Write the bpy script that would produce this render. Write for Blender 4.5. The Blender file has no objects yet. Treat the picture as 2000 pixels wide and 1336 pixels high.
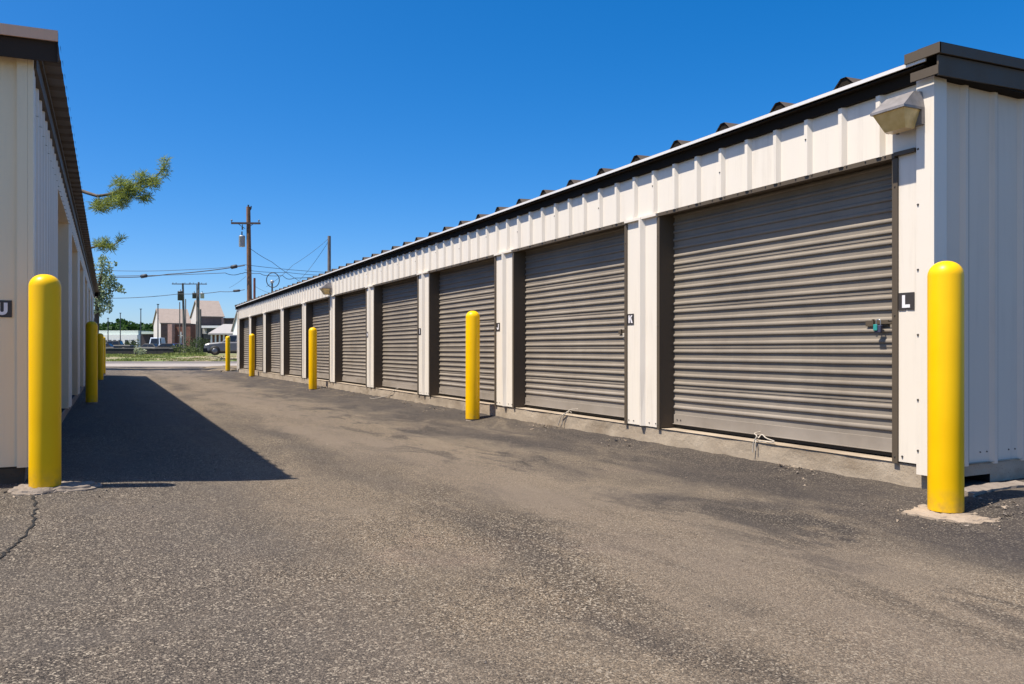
import bpy, math, random
from mathutils import Vector, Matrix, noise as mnoise
R = random.Random(7)
sc = bpy.context.scene
COL = sc.collection
PI = math.pi
# ------------------------------------------------------------------ camera frame
F, TH, CAM, HZ = 1555.6, math.atan(795/1555.6), .936, 683
CT, ST = math.cos(TH), math.sin(TH)
def RD(r, d, z=0.):            # metres to the side of / ahead of the viewpoint -> world
    return Vector((r*CT+d*ST, d*CT-r*ST, z))
def W(px, py, d):              # a sight line followed out to distance d
    return RD((px-1000)*d/F, d, CAM+(HZ-py)*d/F)
def sst(a, b, x):
    t = min(1, max(0, (x-a)/(b-a))); return t*t*(3-2*t)
# ------------------------------------------------------------------ mesh builder
class MB:
    def __init__(s): s.v=[]; s.f=[]; s.m=[]; s.sm=[]
    def add(s, vs, fs, mi=0, smooth=False):
        o=len(s.v); s.v+= [Vector(v) for v in vs]
        for f in fs: s.f.append([i+o for i in f]); s.m.append(mi); s.sm.append(smooth)
    def box(s, x0,x1,y0,y1,z0,z1, mi=0, M=None):
        vs=[Vector((x,y,z)) for z in (z0,z1) for y in (y0,y1) for x in (x0,x1)]
        if M: vs=[M@v for v in vs]
        s.add(vs,[(0,2,3,1),(4,5,7,6),(0,1,5,4),(2,6,7,3),(0,4,6,2),(1,3,7,5)],mi)
    def prism(s, poly, a, b, mi=0, M=None):     # poly of (x,z) extruded along y from a to b
        n=len(poly); vs=[Vector((x,a,z)) for x,z in poly]+[Vector((x,b,z)) for x,z in poly]
        if M: vs=[M@v for v in vs]
        fs=[tuple(range(n)),tuple(range(2*n-1,n-1,-1))]+[(i,i+n,(i+1)%n+n,(i+1)%n) for i in range(n)]
        s.add(vs,fs,mi)
    def frustum(s, a, b, mi=0):                 # two 4-point loops
        s.add(list(a)+list(b),[(3,2,1,0),(4,5,6,7)]+[(i,(i+1)%4,(i+1)%4+4,i+4) for i in range(4)],mi)
    def tube(s, pts, rad, n=8, mi=0, caps=True):
        pts=[Vector(p) for p in pts]; rads=rad if isinstance(rad,(list,tuple)) else [rad]*len(pts)
        vs=[]; fs=[]; up=None
        for i,p in enumerate(pts):
            t=(pts[min(i+1,len(pts)-1)]-pts[max(i-1,0)]).normalized()
            if up is None:
                up=Vector((0,0,1)) if abs(t.z)<.9 else Vector((1,0,0))
            a=t.cross(up).normalized(); b=a.cross(t).normalized(); up=b
            for k in range(n):
                w=2*PI*k/n; vs.append(p+(a*math.cos(w)+b*math.sin(w))*rads[i])
        for i in range(len(pts)-1):
            for k in range(n): fs.append((i*n+k,i*n+(k+1)%n,(i+1)*n+(k+1)%n,(i+1)*n+k))
        s.add(vs,fs,mi,True)
        if caps: s.add([vs[k] for k in range(n)],[tuple(range(n))],mi); s.add(vs[-n:],[tuple(range(n-1,-1,-1))],mi)
    def lathe(s, prof, c=(0,0,0), n=32, mi=0):
        c=Vector(c); vs=[c+Vector((r*math.cos(2*PI*k/n),r*math.sin(2*PI*k/n),z)) for r,z in prof for k in range(n)]
        fs=[(i*n+k,i*n+(k+1)%n,(i+1)*n+(k+1)%n,(i+1)*n+k) for i in range(len(prof)-1) for k in range(n)]
        s.add(vs,fs,mi,True)
    def xform(s, M): s.v=[M@v for v in s.v]; return s
    def build(s, name, mats, parent=None, off=None):
        me=bpy.data.meshes.new(name); off=Vector(off) if off is not None else (parent_off(parent) if parent else Vector())
        me.from_pydata([tuple(v-off) for v in s.v],[],s.f)
        for m in (mats if isinstance(mats,(list,tuple)) else [mats]): me.materials.append(m)
        me.polygons.foreach_set('material_index',s.m); me.polygons.foreach_set('use_smooth',s.sm); me.update()
        o=bpy.data.objects.new(name,me); COL.objects.link(o)
        if parent: o.parent=parent
        return o
def parent_off(p):
    v=Vector()
    while p: v+=p.location; p=p.parent
    return v
def tag(o,label=None,cat=None,group=None,kind=None):
    if label: o['label']=label
    if cat: o['category']=cat
    if group: o['group']=group
    if kind: o['kind']=kind
    return o
def thing(name,label,cat,loc=(0,0,0),group=None):
    o=bpy.data.objects.new(name,None); o.empty_display_size=.2; COL.objects.link(o); o.location=loc
    return tag(o,label,cat,group)
def copy_tree(o,parent=None):
    kids=list(o.children); c=o.copy(); COL.objects.link(c); c.parent=parent
    for k in kids: copy_tree(k,c)
    return c
# ------------------------------------------------------------------ materials
class G:
    def __init__(s,name):
        s.mat=bpy.data.materials.new(name); s.mat.use_nodes=True; s.t=s.mat.node_tree
        s.b=s.t.nodes['Principled BSDF']; s._tc=None
    def n(s,ty,out=0,ins=None,**kw):
        nd=s.t.nodes.new('ShaderNode'+ty)
        for k,v in kw.items(): setattr(nd,k,v)
        for k,v in (ins or {}).items():
            sk=nd.inputs[k]
            if isinstance(v,bpy.types.NodeSocket): s.t.links.new(v,sk)
            else: sk.default_value=v
        return nd.outputs[out]
    def obj(s):
        if s._tc is None: s._tc=s.n('TexCoord',3)
        return s._tc
    def noise(s,scale,detail=4,rough=.55,vec=None,dist=0.): return s.n('TexNoise',0,{'Vector':vec or s.obj(),'Scale':scale,'Detail':detail,'Roughness':rough,'Distortion':dist})
    def vscale(s,v,sx,sy,sz): return s.n('Mapping',0,{'Vector':v,'Scale':(sx,sy,sz)})
    def ramp(s,f,a,b,lo=0.,hi=1.): return s.n('MapRange',0,{'Value':f,'From Min':a,'From Max':b,'To Min':lo,'To Max':hi})
    def mix(s,f,a,b,mode='MIX'):
        nd=s.t.nodes.new('ShaderNodeMix'); nd.data_type='RGBA'; nd.blend_type=mode; nd.clamp_factor=True
        for i,v in ((0,f),(6,a),(7,b)):
            if isinstance(v,bpy.types.NodeSocket): s.t.links.new(v,nd.inputs[i])
            else: nd.inputs[i].default_value= v if i==0 else (tuple(v)+(1,))[:4]
        return nd.outputs[2]
    def math(s,op,a,b=0.): return s.n('Math',0,{0:a,1:b},operation=op)
    def bump(s,h,strength=.3,dist=.01,nrm=None):
        ins={'Height':h,'Strength':strength,'Distance':dist}
        if nrm: ins['Normal']=nrm
        return s.n('Bump',0,ins)
    def out(s,col=None,rough=None,normal=None,metal=None,**kw):
        for k,v in (('Base Color',col),('Roughness',rough),('Normal',normal),('Metallic',metal),*kw.items()):
            if v is None: continue
            if isinstance(v,bpy.types.NodeSocket): s.t.links.new(v,s.b.inputs[k])
            else: s.b.inputs[k].default_value = (tuple(v)+(1,))[:4] if k=='Base Color' else v
        return s.mat
def simple(name,c,rough=.6,var=.12,scale=3.,metal=0.,bump=0.,bscale=40.,spec=.5):
    g=G(name); nz=g.noise(scale,5,.6)
    a=tuple(x*(1-var) for x in c); b=tuple(min(1,x*(1+var)) for x in c)
    col=g.mix(g.ramp(nz,.3,.7),a,b)
    nrm=g.bump(g.noise(bscale,4),bump,.01) if bump else None
    return g.out(col,rough,nrm,metal,**{'Specular IOR Level':spec})
def painted_metal(name,c,dirt,rough=.42,amount=.5,streak=14.,wav=.05,spec=.35):
    g=G(name); o=g.obj()
    st=g.noise(1.,6,.65,g.vscale(o,streak,streak,.7)); bl=g.noise(2.3,5,.6); fine=g.noise(60,3)
    f=g.math('MULTIPLY',g.ramp(st,.5,.78),g.ramp(bl,.35,.7,0,amount))
    f=g.math('ADD',f,g.ramp(fine,.62,.8,0,.12*amount))
    col=g.mix(f,c,dirt)
    col=g.mix(g.ramp(g.noise(.7,3),.35,.65,0,.10),col,tuple(x*.8 for x in c))
    nrm=g.bump(g.noise(1.7,2,.5,g.vscale(o,3,3,1)),wav,.05)
    return g.out(col,g.ramp(bl,.3,.7,rough-.08,rough+.12),nrm,**{'Specular IOR Level':spec})
M={}
M['white']=painted_metal('white_siding',(.75,.682,.585),(.34,.28,.22),.4,.5)
M['end']=painted_metal('white_siding_shaded',(.72,.615,.50),(.36,.31,.26),.5,.34,spec=.2)  # same white paint, shaded end wall's duller, warmer tone put into the colour
M['cream']=painted_metal('cream_siding',(.9,.71,.47),(.36,.3,.24),.45,.25,wav=.10)
M['brown']=painted_metal('brown_trim',(.098,.076,.053),(.06,.045,.032),.55,.5,spec=.25)
M['tan_trim']=painted_metal('tan_trim',(.80,.46,.29),(.3,.18,.12),.4,.3)
M['drip']=painted_metal('drip_edge',(.72,.69,.66),(.3,.28,.25),.35,.4,30)
M['dark_trim']=painted_metal('dark_trim',(.020,.015,.011),(.012,.009,.007),.8,.5,spec=.1)
M['roof']=painted_metal('roof_metal',(.10,.078,.058),(.19,.14,.1),.6,.5,5,spec=.2)
M['roof_pale']=painted_metal('roof_underside',(.13,.11,.095),(.06,.05,.042),.5,.5,5)
def door_mat():
    g=G('door_paint'); o=g.obj(); rnd=g.n('ObjectInfo',5)
    off=g.n('CombineXYZ',0,{0:rnd,1:rnd,2:g.math('MULTIPLY',rnd,7.)})
    ov=g.n('VectorMath',0,{0:o,1:g.n('VectorMath',0,{0:off,1:(9,17,5)},operation='MULTIPLY')},operation='ADD')
    st=g.noise(1.,6,.65,g.vscale(ov,1,9,.5)); bl=g.noise(1.6,5,.62,ov); hz=g.noise(1.,4,.6,g.vscale(ov,1,1.3,14)); sp=g.noise(55,3,.6,ov)
    col=g.mix(g.ramp(bl,.3,.72),(.215,.182,.145),(.285,.245,.197))
    col=g.mix(g.ramp(st,.5,.8,0,.45),col,(.31,.265,.21))
    col=g.mix(g.ramp(hz,.52,.75,0,.35),col,(.15,.13,.11))
    col=g.mix(g.ramp(sp,.66,.78,0,.5),col,(.10,.08,.06))
    col=g.mix(g.ramp(rnd,.0,1.,0,.18),col,(.10,.085,.07))
    zz=g.n('SeparateXYZ',2,{0:o}); dust=g.math('MULTIPLY',g.ramp(zz,.45,.02),g.ramp(bl,.3,.6,.2,.7))
    col=g.mix(dust,col,(.33,.29,.25))
    return g.out(col,g.ramp(bl,.3,.7,.5,.7),g.bump(g.noise(7,3,.5,ov),.08,.02),**{'Specular IOR Level':.2})
M['door']=door_mat()
def yellow():
    g=G('yellow_plastic'); o=g.obj(); sc_=g.noise(1.,5,.7,g.vscale(o,26,26,3)); bl=g.noise(3,4)
    col=g.mix(g.ramp(bl,.35,.65),(.9,.51,.0),(.93,.545,.0))
    col=g.mix(g.ramp(sc_,.66,.8,0,.35),col,(.62,.36,.02))
    zz=g.n('SeparateXYZ',2,{0:o}); d=g.math('MULTIPLY',g.ramp(zz,.16,.0),g.ramp(g.noise(14,4),.4,.65,.1,.7))
    col=g.mix(d,col,(.3,.2,.08))
    return g.out(col,g.ramp(bl,.3,.7,.32,.44),g.bump(g.noise(3.5,2),.05,.02),**{'Specular IOR Level':.3})
M['yellow']=yellow()
def concrete(name,a,b,stain,sc_=1.):
    g=G(name); bl=g.noise(2.2*sc_,6,.62); sp=g.noise(90,4,.7); st=g.noise(1.3*sc_,5,.6,g.vscale(g.obj(),1,1,2.2))
    col=g.mix(g.ramp(bl,.3,.7),a,b)
    col=g.mix(g.ramp(st,.52,.7,0,.75),col,stain)
    col=g.mix(g.ramp(sp,.58,.7,0,.4),col,tuple(x*.45 for x in a))
    vo=g.n('TexVoronoi',0,{'Vector':g.obj(),'Scale':38.}); col=g.mix(g.ramp(vo,.10,.16,.55,0),col,tuple(x*.4 for x in a))
    nrm=g.bump(g.noise(26,6,.65),.55,.012); nrm=g.bump(g.noise(140,3,.7),.4,.003,nrm)
    return g.out(col,.9,nrm)
M['found']=concrete('foundation_concrete',(.31,.245,.175),(.43,.355,.265),(.20,.15,.10))
M['pad']=concrete('pale_concrete',(.28,.215,.155),(.37,.295,.22),(.16,.12,.085),2)
M['pad_grey']=concrete('grey_concrete',(.19,.155,.125),(.26,.215,.175),(.11,.085,.065),2)
M['road_conc']=concrete('road_concrete',(.30,.262,.228),(.36,.315,.275),(.25,.215,.185),.2)
def asphalt():
    g=G('asphalt'); o=g.obj(); sx=g.n('SeparateXYZ',0,{0:o}); sy=g.n('SeparateXYZ',1,{0:o})
    big=g.noise(.42,6,.6,None,.6); mid=g.noise(1.5,6,.65,g.vscale(o,1.,.45,1),.5); fine=g.noise(11,5,.7)
    track=g.noise(1.,5,.6,g.vscale(o,1.1,.10,1),.4)
    base=g.mix(g.ramp(big,.36,.64),(.092,.076,.059),(.160,.130,.098))
    base=g.mix(g.ramp(track,.40,.62,0,.75),base,(.195,.156,.115))
    base=g.mix(g.ramp(mid,.50,.72,0,.72),base,(.066,.056,.049))
    base=g.mix(g.ramp(g.noise(.9,4,.6,g.vscale(o,1,1,1),1.),.60,.68,0,.35),base,(.20,.15,.12))
    wob=g.ramp(g.noise(.55,5,.6,g.vscale(o,1,.6,1),.3),.2,.8,-.55,.55); xw=g.math('ADD',sx,wob)
    def band(a0,a1,b0,b1): return g.math('MULTIPLY',g.ramp(xw,a0,a1),g.ramp(xw,b1,b0))
    brk=g.ramp(g.noise(1.,5,.65,g.vscale(o,1.4,.28,1),.3),.36,.58,.25,1.)
    sw=g.math('MULTIPLY',band(1.75,2.05,2.75,3.3),brk); sw2=g.math('MULTIPLY',band(-.3,.3,.75,1.3),brk)
    base=g.mix(g.math('MULTIPLY',sw,.8),base,(.172,.137,.104)); base=g.mix(g.math('MULTIPLY',sw2,.5),base,(.17,.136,.105))
    base=g.mix(g.math('MULTIPLY',g.math('MULTIPLY',band(1.40,1.62,1.72,1.98),g.ramp(mid,.35,.6,.1,.75)),.9),base,(.062,.052,.045))
    blot=g.noise(1.,6,.7,g.vscale(o,2.1,.75,1),.7)
    base=g.mix(g.math('MULTIPLY',g.ramp(blot,.52,.60),g.ramp(xw,2.5,3.2,.25,.9)),base,(.042,.036,.032))
    base=g.mix(g.math('MULTIPLY',g.ramp(blot,.42,.36),.5),base,(.185,.15,.113))
    # tyre-worn sealcoat strip along the foundation; darker towards the beige building
    edge=g.math('ADD',sx,g.ramp(mid,.2,.8,-.75,.75))
    base=g.mix(g.math('MULTIPLY',g.ramp(edge,2.9,3.9,0,.85),g.ramp(blot,.34,.5,.35,1.)),base,(.048,.041,.038))
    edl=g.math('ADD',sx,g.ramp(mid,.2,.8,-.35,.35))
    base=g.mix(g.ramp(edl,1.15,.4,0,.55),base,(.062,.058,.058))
    # worn-off surface: pale and dark stones showing, less so in the wheel paths
    def vor(scale):
        v=g.t.nodes.new('ShaderNodeTexVoronoi'); g.t.links.new(o,v.inputs['Vector']); v.inputs['Scale'].default_value=scale
        sp=g.t.nodes.new('ShaderNodeSeparateColor'); g.t.links.new(v.outputs[1],sp.inputs[0]); return v.outputs[0],sp.outputs
    vd,c1=vor(195); vd2,c2=vor(140); vd3,c3=vor(400)
    wear=g.math('MULTIPLY',g.ramp(g.noise(.8,4,.6,None,.8),.35,.6,.45,1.),g.math('MULTIPLY',g.ramp(edge,2.4,3.6,1.,.45),g.ramp(sw,0,1,1.,.45)))
    stone=g.mix(c1[0],(.16,.15,.14),(1.75,1.66,1.5)); stone=g.mix(1.,stone,g.mix(c3[1],(.6,.6,.6),(1.4,1.4,1.4)),'MULTIPLY')
    base=g.mix(wear,base,g.mix(1.,base,stone,'MULTIPLY'))
    base=g.mix(g.math('MULTIPLY',g.ramp(c2[2],.86,.89,0,.75),wear),base,(.40,.34,.26))
    base=g.mix(g.math('MULTIPLY',g.ramp(c1[1],.80,.84,0,.9),wear),base,(.026,.022,.020))
    base=g.mix(g.ramp(fine,.55,.75,0,.25),base,(.06,.055,.05))
    h=g.math('ADD',g.math('MULTIPLY',vd,-1.),g.math('MULTIPLY',fine,.5))
    nrm=g.bump(g.noise(3,4),.12,.03); nrm=g.bump(h,.65,.006,nrm)
    return g.out(base,.93,nrm,**{'Specular IOR Level':.25})
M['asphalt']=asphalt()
def grass_ground():
    g=G('verge_ground'); big=g.noise(.16,5,.6,None,.5); f=g.noise(2.2,6,.7); ff=g.noise(14,4,.7)
    col=g.mix(g.ramp(f,.35,.65),(.085,.12,.022),(.16,.19,.045))
    col=g.mix(g.ramp(big,.46,.60,0,.9),col,(.27,.22,.13))
    col=g.mix(g.ramp(ff,.55,.75,0,.5),col,(.05,.06,.018))
    return g.out(col,.95,g.bump(ff,.6,.05))
M['verge']=grass_ground()
M['dirt']=simple('dirt_patch',(.17,.125,.07),.95,.35,2.5,0,.6,20)
M['black']=simple('black_rubber',(.015,.014,.013),.7)
M['void']=simple('dark_void',(.008,.007,.006),.9)
M['screw']=simple('screw_steel',(.10,.09,.08),.45,.1,3,.6)
M['steel']=simple('galvanised_steel',(.42,.43,.44),.4,.12,6,.8)
M['hood']=simple('lamp_hood',(.24,.22,.21),.5,.35,9,.3)
def amber():
    g=G('amber_lens'); nz=g.noise(11,5,.65)
    col=g.mix(g.ramp(nz,.35,.7),(.62,.42,.14),(.76,.56,.25)); col=g.mix(g.ramp(g.noise(4,3),.5,.7,0,.6),col,(.26,.15,.04))
    return g.out(col,.35,**{'Transmission Weight':.0,'Coat Weight':.3})
M['lens']=amber()
M['sign_dark']=simple('sign_plate',(.045,.038,.034),.5,.2,20)
M['sign_white']=simple('sign_letter',(.8,.77,.78),.5,.06)
M['teal']=simple('teal_plastic',(.03,.27,.25),.35,.15)
M['navy']=simple('navy_plastic',(.045,.05,.09),.4,.15)
M['rope']=simple('cotton_rope',(.46,.41,.34),.9,.2,40,0,.5,120)
M['wood_pole']=simple('pole_wood',(.19,.10,.055),.85,.4,1.6,0,.4,30)
M['wood_grey']=simple('weathered_wood',(.15,.135,.125),.85,.3,1.6)
M['rust_red']=simple('red_brown_pole',(.17,.06,.04),.8,.3)
M['arm']=simple('crossarm_wood',(.07,.05,.045),.8,.3)
M['can']=simple('transformer_grey',(.40,.43,.46),.4,.1,4,.3)
M['can_dark']=simple('transformer_dark',(.035,.042,.055),.5)
M['wire']=simple('wire_black',(.03,.035,.045),.6)
M['ins']=simple('insulator',(.12,.13,.15),.4)
M['brick']=simple('red_brick',(.19,.085,.062),.85,.25,2.)
M['brick_dk']=simple('dark_brick',(.12,.085,.08),.85,.2,2.)
M['stucco']=simple('pale_stucco',(.56,.52,.5),.85,.06,1)
M['tan_roof']=simple('tan_shingle',(.30,.245,.21),.9,.08,1.5)
M['dk_roof']=simple('slate_roof',(.065,.05,.055),.85,.15,1.5)
M['grey_roof']=simple('grey_shingle',(.33,.31,.30),.9,.08,1.5)
M['white_p']=simple('white_paint',(.78,.78,.76),.6,.05)
M['green_w']=simple('pale_green_roof',(.55,.62,.56),.7,.06)
M['pinkish']=simple('pink_brick',(.42,.26,.22),.85,.15,2)
M['glass']=simple('dark_glass',(.02,.024,.03),.08,.1,1,0)
M['silver']=simple('silver_paint',(.13,.133,.15),.4,.05,1,.2)
M['carblack']=simple('black_paint',(.012,.012,.016),.5,.1,spec=.2)
M['carpurple']=simple('purple_paint',(.05,.035,.10),.5,.1,spec=.2)
M['carblue']=simple('pale_blue_paint',(.55,.62,.72),.3,.05)
M['cargrey']=simple('dark_grey_paint',(.05,.055,.06),.5,.1,spec=.2)
M['rim']=simple('alloy_rim',(.16,.16,.17),.35,.1,4,.6)
M['light']=simple('headlight',(.3,.31,.33),.15,.05)
M['fence_dk']=simple('dark_fence',(.028,.026,.026),.8,.3)
M['fence_rail']=simple('fence_rail',(.20,.19,.185),.7,.2)
def leaf(name,a,b,tr=.25):
    g=G(name); f=g.n('ObjectInfo',5); geo=g.n('NewGeometry',8); col=g.mix(geo,a,b)
    g.out(col,.65,**{'Specular IOR Level':.25})
    tb_=g.n('BsdfTranslucent',0,{'Color':col}); mx=g.n('MixShader',0,{0:tr,1:g.b.outputs[0],2:tb_})
    g.t.links.new(mx,g.t.nodes['Material Output'].inputs['Surface']); return g.mat
M['needles']=leaf('pine_needles',(.11,.15,.035),(.36,.42,.10),.5)
M['pale_leaf']=leaf('pale_leaves',(.12,.18,.07),(.42,.5,.29))
M['bush']=leaf('bush_leaves',(.05,.075,.02),(.15,.18,.06))
M['dk_bush']=leaf('dark_bush',(.03,.05,.018),(.08,.11,.04))
M['pale_bush']=leaf('pale_bush',(.25,.30,.15),(.5,.52,.38))
M['wood']=leaf('far_wood_leaves',(.012,.034,.008),(.055,.12,.02))
M['blade']=leaf('grass_blades',(.10,.14,.02),(.28,.30,.09))
M['bark']=simple('bark',(.11,.085,.065),.9,.4,3,0,.6,14)
# ------------------------------------------------------------------ terrain
def gz(X,Y):
    d=X*ST+Y*CT
    z=.42*sst(58,77,d)
    if d<46:
        f=(1-sst(36,44,d))
        z+=.066*sst(4.24,4.6,X)*sst(1.4,3.0,Y)*f+(.075*(1-sst(-.3,1.3,X))*sst(3.,5.2,Y)-.025*(1-sst(2.6,4.4,X))*sst(-4,3,Y))*f
        z+=.012*mnoise.noise(Vector((X*.5,Y*.3,1.7)))+.007*mnoise.noise(Vector((X*1.6,Y*1.2,5.)))*sst(3.2,4.0,X)*(1-.8*sst(4.1,4.25,X))
    return z
def axis(segs):
    out=[]
    for a,b,s in segs:
        n=max(1,round((b-a)/s)); out+=[a+(b-a)*i/n for i in range(n)]
    return out+[segs[-1][1]]
def sheet(name,rs,ds,dz,m,keep=None):
    mb=MB(); nr=len(rs); vs=[]
    for d in ds:
        for r in rs:
            p=RD(r,d); p.z=gz(p.x,p.y)+(dz if dz>-.01 or d>46 or d<-20 else dz-.25); vs.append(p)
    fs=[(j*nr+i,j*nr+i+1,(j+1)*nr+i+1,(j+1)*nr+i) for j in range(len(ds)-1) for i in range(nr-1)]
    mb.add(vs,fs,0,True); return tag(mb.build(name,m),kind='structure')
sheet('ground',axis([(-2500,-200,230),(-200,-40,20),(-40,40,4),(40,200,20),(200,2500,230)]),axis([(-300,-20,40),(-20,56,4),(56,80,1.5),(80,200,20),(200,4000,400)]),-.06,M['verge'])
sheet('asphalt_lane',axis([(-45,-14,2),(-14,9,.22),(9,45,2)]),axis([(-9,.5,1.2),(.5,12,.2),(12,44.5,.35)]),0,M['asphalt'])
sheet('concrete_road',axis([(-90,90,6)]),axis([(44.4,53.5,1.5)]),.004,M['road_conc'])
M['road_grey']=simple('road_asphalt',(.15,.13,.115),.9,.12,.6)
sheet('road',axis([(-90,90,6)]),axis([(53.4,61.5,1.)]),.002,M['road_grey'])
def patch(name,pts,dz,m,jit=.0,sub=6):
    P=[]
    for i in range(len(pts)):
        a,b=Vector(pts[i]),Vector(pts[(i+1)%len(pts)])
        for k in range(sub):
            q=a.lerp(b,k/sub); q+=Vector((R.uniform(-jit,jit),R.uniform(-jit,jit))); P.append(q)
    c=sum(P,Vector((0,0)))/len(P); vs=[]; nrg=5; n=len(P)
    for t in range(nrg+1):
        for q in P:
            w=c.lerp(q,t/nrg); vs.append(Vector((w.x,w.y,gz(w.x,w.y)+dz)))
    fs=[(t*n+i,t*n+(i+1)%n,(t+1)*n+(i+1)%n,(t+1)*n+i) for t in range(nrg) for i in range(n)]
    mb=MB(); mb.add(vs,fs,0,True); return tag(mb.build(name,m),kind='structure')
def gp(px,py):                               # point on the lane seen at px,py
    d=CAM*F/(py-HZ); p=RD((px-1000)*d/F,d); return (p.x,p.y)
patch('dirt_patch',[gp(395,718),gp(410,724),gp(440,727),gp(470,727),gp(520,722),gp(520,715),gp(430,714.2)],.006,M['dirt'],.35)
# crack in the asphalt
mb=MB(); pl=[gp(66,985),gp(70,1012),gp(64,1035),gp(55,1058),gp(30,1075),gp(8,1092),gp(-40,1120),gp(-90,1150)]
pts=[]
for a,b in zip(pl[:-1],pl[1:]):
    for k in range(7):
        q=Vector(a).lerp(Vector(b),k/7); pts.append(q+Vector((R.uniform(-.012,.012),R.uniform(-.012,.012))))
for a,b in zip(pts[:-1],pts[1:]):
    if R.random()<.12: continue
    n=Vector((-(b-a).y,(b-a).x)).normalized(); w0,w1=R.uniform(.002,.009),R.uniform(.002,.009)
    mb.add([(*(a-n*w0),gz(*a)+.004),(*(b-n*w1),gz(*b)+.004),(*(b+n*w1),gz(*b)+.004),(*(a+n*w0),gz(*a)+.004)],[(0,1,2,3)])
tag(mb.build('asphalt_crack',M['void']),kind='structure')
# ------------------------------------------------------------------ siding helpers
def rib_profile(L,pitch,start,bw,tw,h):       # [(t,h)] along a run of length L
    pr=[(0,0)]; t=start
    while t+bw<L:
        pr+=[(t,0),(t+(bw-tw)/2,h),(t+(bw+tw)/2,h),(t+bw,0)]; t+=pitch
    pr.append((L,0)); return [p for i,p in enumerate(pr) if i==0 or p[0]>pr[i-1][0]+1e-6]
def panel(mb,p0,t,n,L,z0,z1,pitch=.3048,start=.1,bw=.075,tw=.03,h=.03,rows=1,mi=0,top=None):
    p0,t,n=Vector(p0),Vector(t),Vector(n); pr=rib_profile(L,pitch,start,bw,tw,h); vs=[]
    for r in range(rows+1):
        for a,b in pr:
            zt=z1 if top is None else top(a)
            p=p0+t*a+n*b; vs.append((p.x,p.y,z0+(zt-z0)*r/rows))
    m=len(pr); flip = t.cross(Vector((0,0,1))).dot(n)<0
    fs=[]
    for r in range(rows):
        for i in range(m-1):
            q=(r*m+i,r*m+i+1,(r+1)*m+i+1,(r+1)*m+i); fs.append(q[::-1] if flip else q)
    mb.add(vs,fs,mi)
def screw(mb,p,n,r=.007,mi=0):
    n=Vector(n); a=n.orthogonal().normalized(); b=n.cross(a); p=Vector(p)
    k=6; vs=[p+(a*math.cos(2*PI*i/k)+b*math.sin(2*PI*i/k))*r for i in range(k)]+[p+n*r*.9+(a*math.cos(2*PI*i/k)+b*math.sin(2*PI*i/k))*r*.6 for i in range(k)]
    mb.add(vs,[tuple(range(k,2*k))]+[(i,(i+1)%k,(i+1)%k+k,i+k) for i in range(k)],mi)
def shear(mb):                                  # the long building follows the lane's slight fall
    for v in mb.v: v.z-= v.z/2.7*.0042*(v.y-3.2)
    return mb
# ------------------------------------------------------------------ roll-up door (local: faces -X, bottom at z=0)
def door_meshes(w,H,seed=1):
    r=random.Random(seed); pitch=.0745; z=.128; prof=[(0,.118)]
    k=0
    while z+pitch<H:
        p=.0145
        if k%5==3: prof+=[(.0,z+.012),(-.004,z+.014),(-.004,z+.030),(0,z+.032)]
        prof+=[(0,z+.0425),(-p*.62,z+.0432),(-p*.93,z+.0475),(-p,z+.053),(-p*.94,z+.060),(-p*.7,z+.067),(-p*.3,z+.0715),(0,z+.073)]
        z+=pitch; k+=1
    prof.append((0,H)); mb=MB(); ny=9; vs=[]
    for j in range(ny+1):
        y=-w/2+w*j/ny
        for i,(x,zz) in enumerate(prof):
            dx=.0022*mnoise.noise(Vector((y*1.4,zz*2.2,seed*3.1)))+.002*mnoise.noise(Vector((y*5,zz*9,seed)))
            dz=.0016*mnoise.noise(Vector((y*2,zz*6,seed+9.)))
            vs.append((x+dx,y,zz+dz))
    n=len(prof); fs=[(j*n+i,j*n+i+1,(j+1)*n+i+1,(j+1)*n+i) for j in range(ny) for i in range(n-1)]
    mb.add(vs,fs,0,False)
    bar=MB(); bar.box(-.016,.02,-w/2+.01,w/2-.01,.034,.1185)
    bar.box(-.03,.012,-w/2+.01,w/2-.01,.028,.0335)
    for y in (-w/2+.06,-w/2+.11,w/2-.06,w/2-.11): screw(bar,(-.016,y,.07),(-1,0,0),.008,1)
    seal=MB(); seal.box(-.008,.012,-w/2+.012,w/2-.012,.0,.0275)
    lat=MB(); lat.box(-.020,-.0125,-w/2+.15,-w/2+.33,.885,.925); lat.box(-.028,-.0205,-w/2+.02,-w/2+.27,.898,.912); lat.box(-.042,-.0285,-w/2+.25,-w/2+.262,.893,.932)
    return mb,bar,seal,lat
def put_door(parent,x,yc,z,w,H,rot=0,seed=1):
    mb,bar,seal,lat=door_meshes(w,H,seed); T=Matrix.Translation(Vector((x,yc,z)))@Matrix.Rotation(rot,4,'Z')
    d=mb.build('roll_up_door',M['door'],None,(0,0,0)); d.parent=parent; d.location=T.translation-parent.location; d.rotation_euler=(0,0,rot)
    for m,nm,mt in ((bar,'bottom_bar',[M['door'],M['screw']]),(seal,'door_seal',M['black']),(lat,'door_latch',M['brown'])):
        o=m.build(nm,mt,None,(0,0,0)); o.parent=d
    return d
# ------------------------------------------------------------------ the long white storage building
X0=4.596; YA,YB=3.23,32.32; ZS,ZH,ZE=.21,2.213,2.715
PO=Vector((X0,YA,0))
bld=thing('storage_building','long white ribbed metal storage building with grey roll-up doors and brown roof','building',PO)
far=[6.52,9.48,12.40,15.32,18.22,21.10,23.97,26.85,29.70]; cols=[(f-.555,f) for f in far]
opens=[]; y=3.505
for a,b in cols: opens.append((y,a)); y=b
opens.append((y,31.92))
RD_=.165
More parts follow.
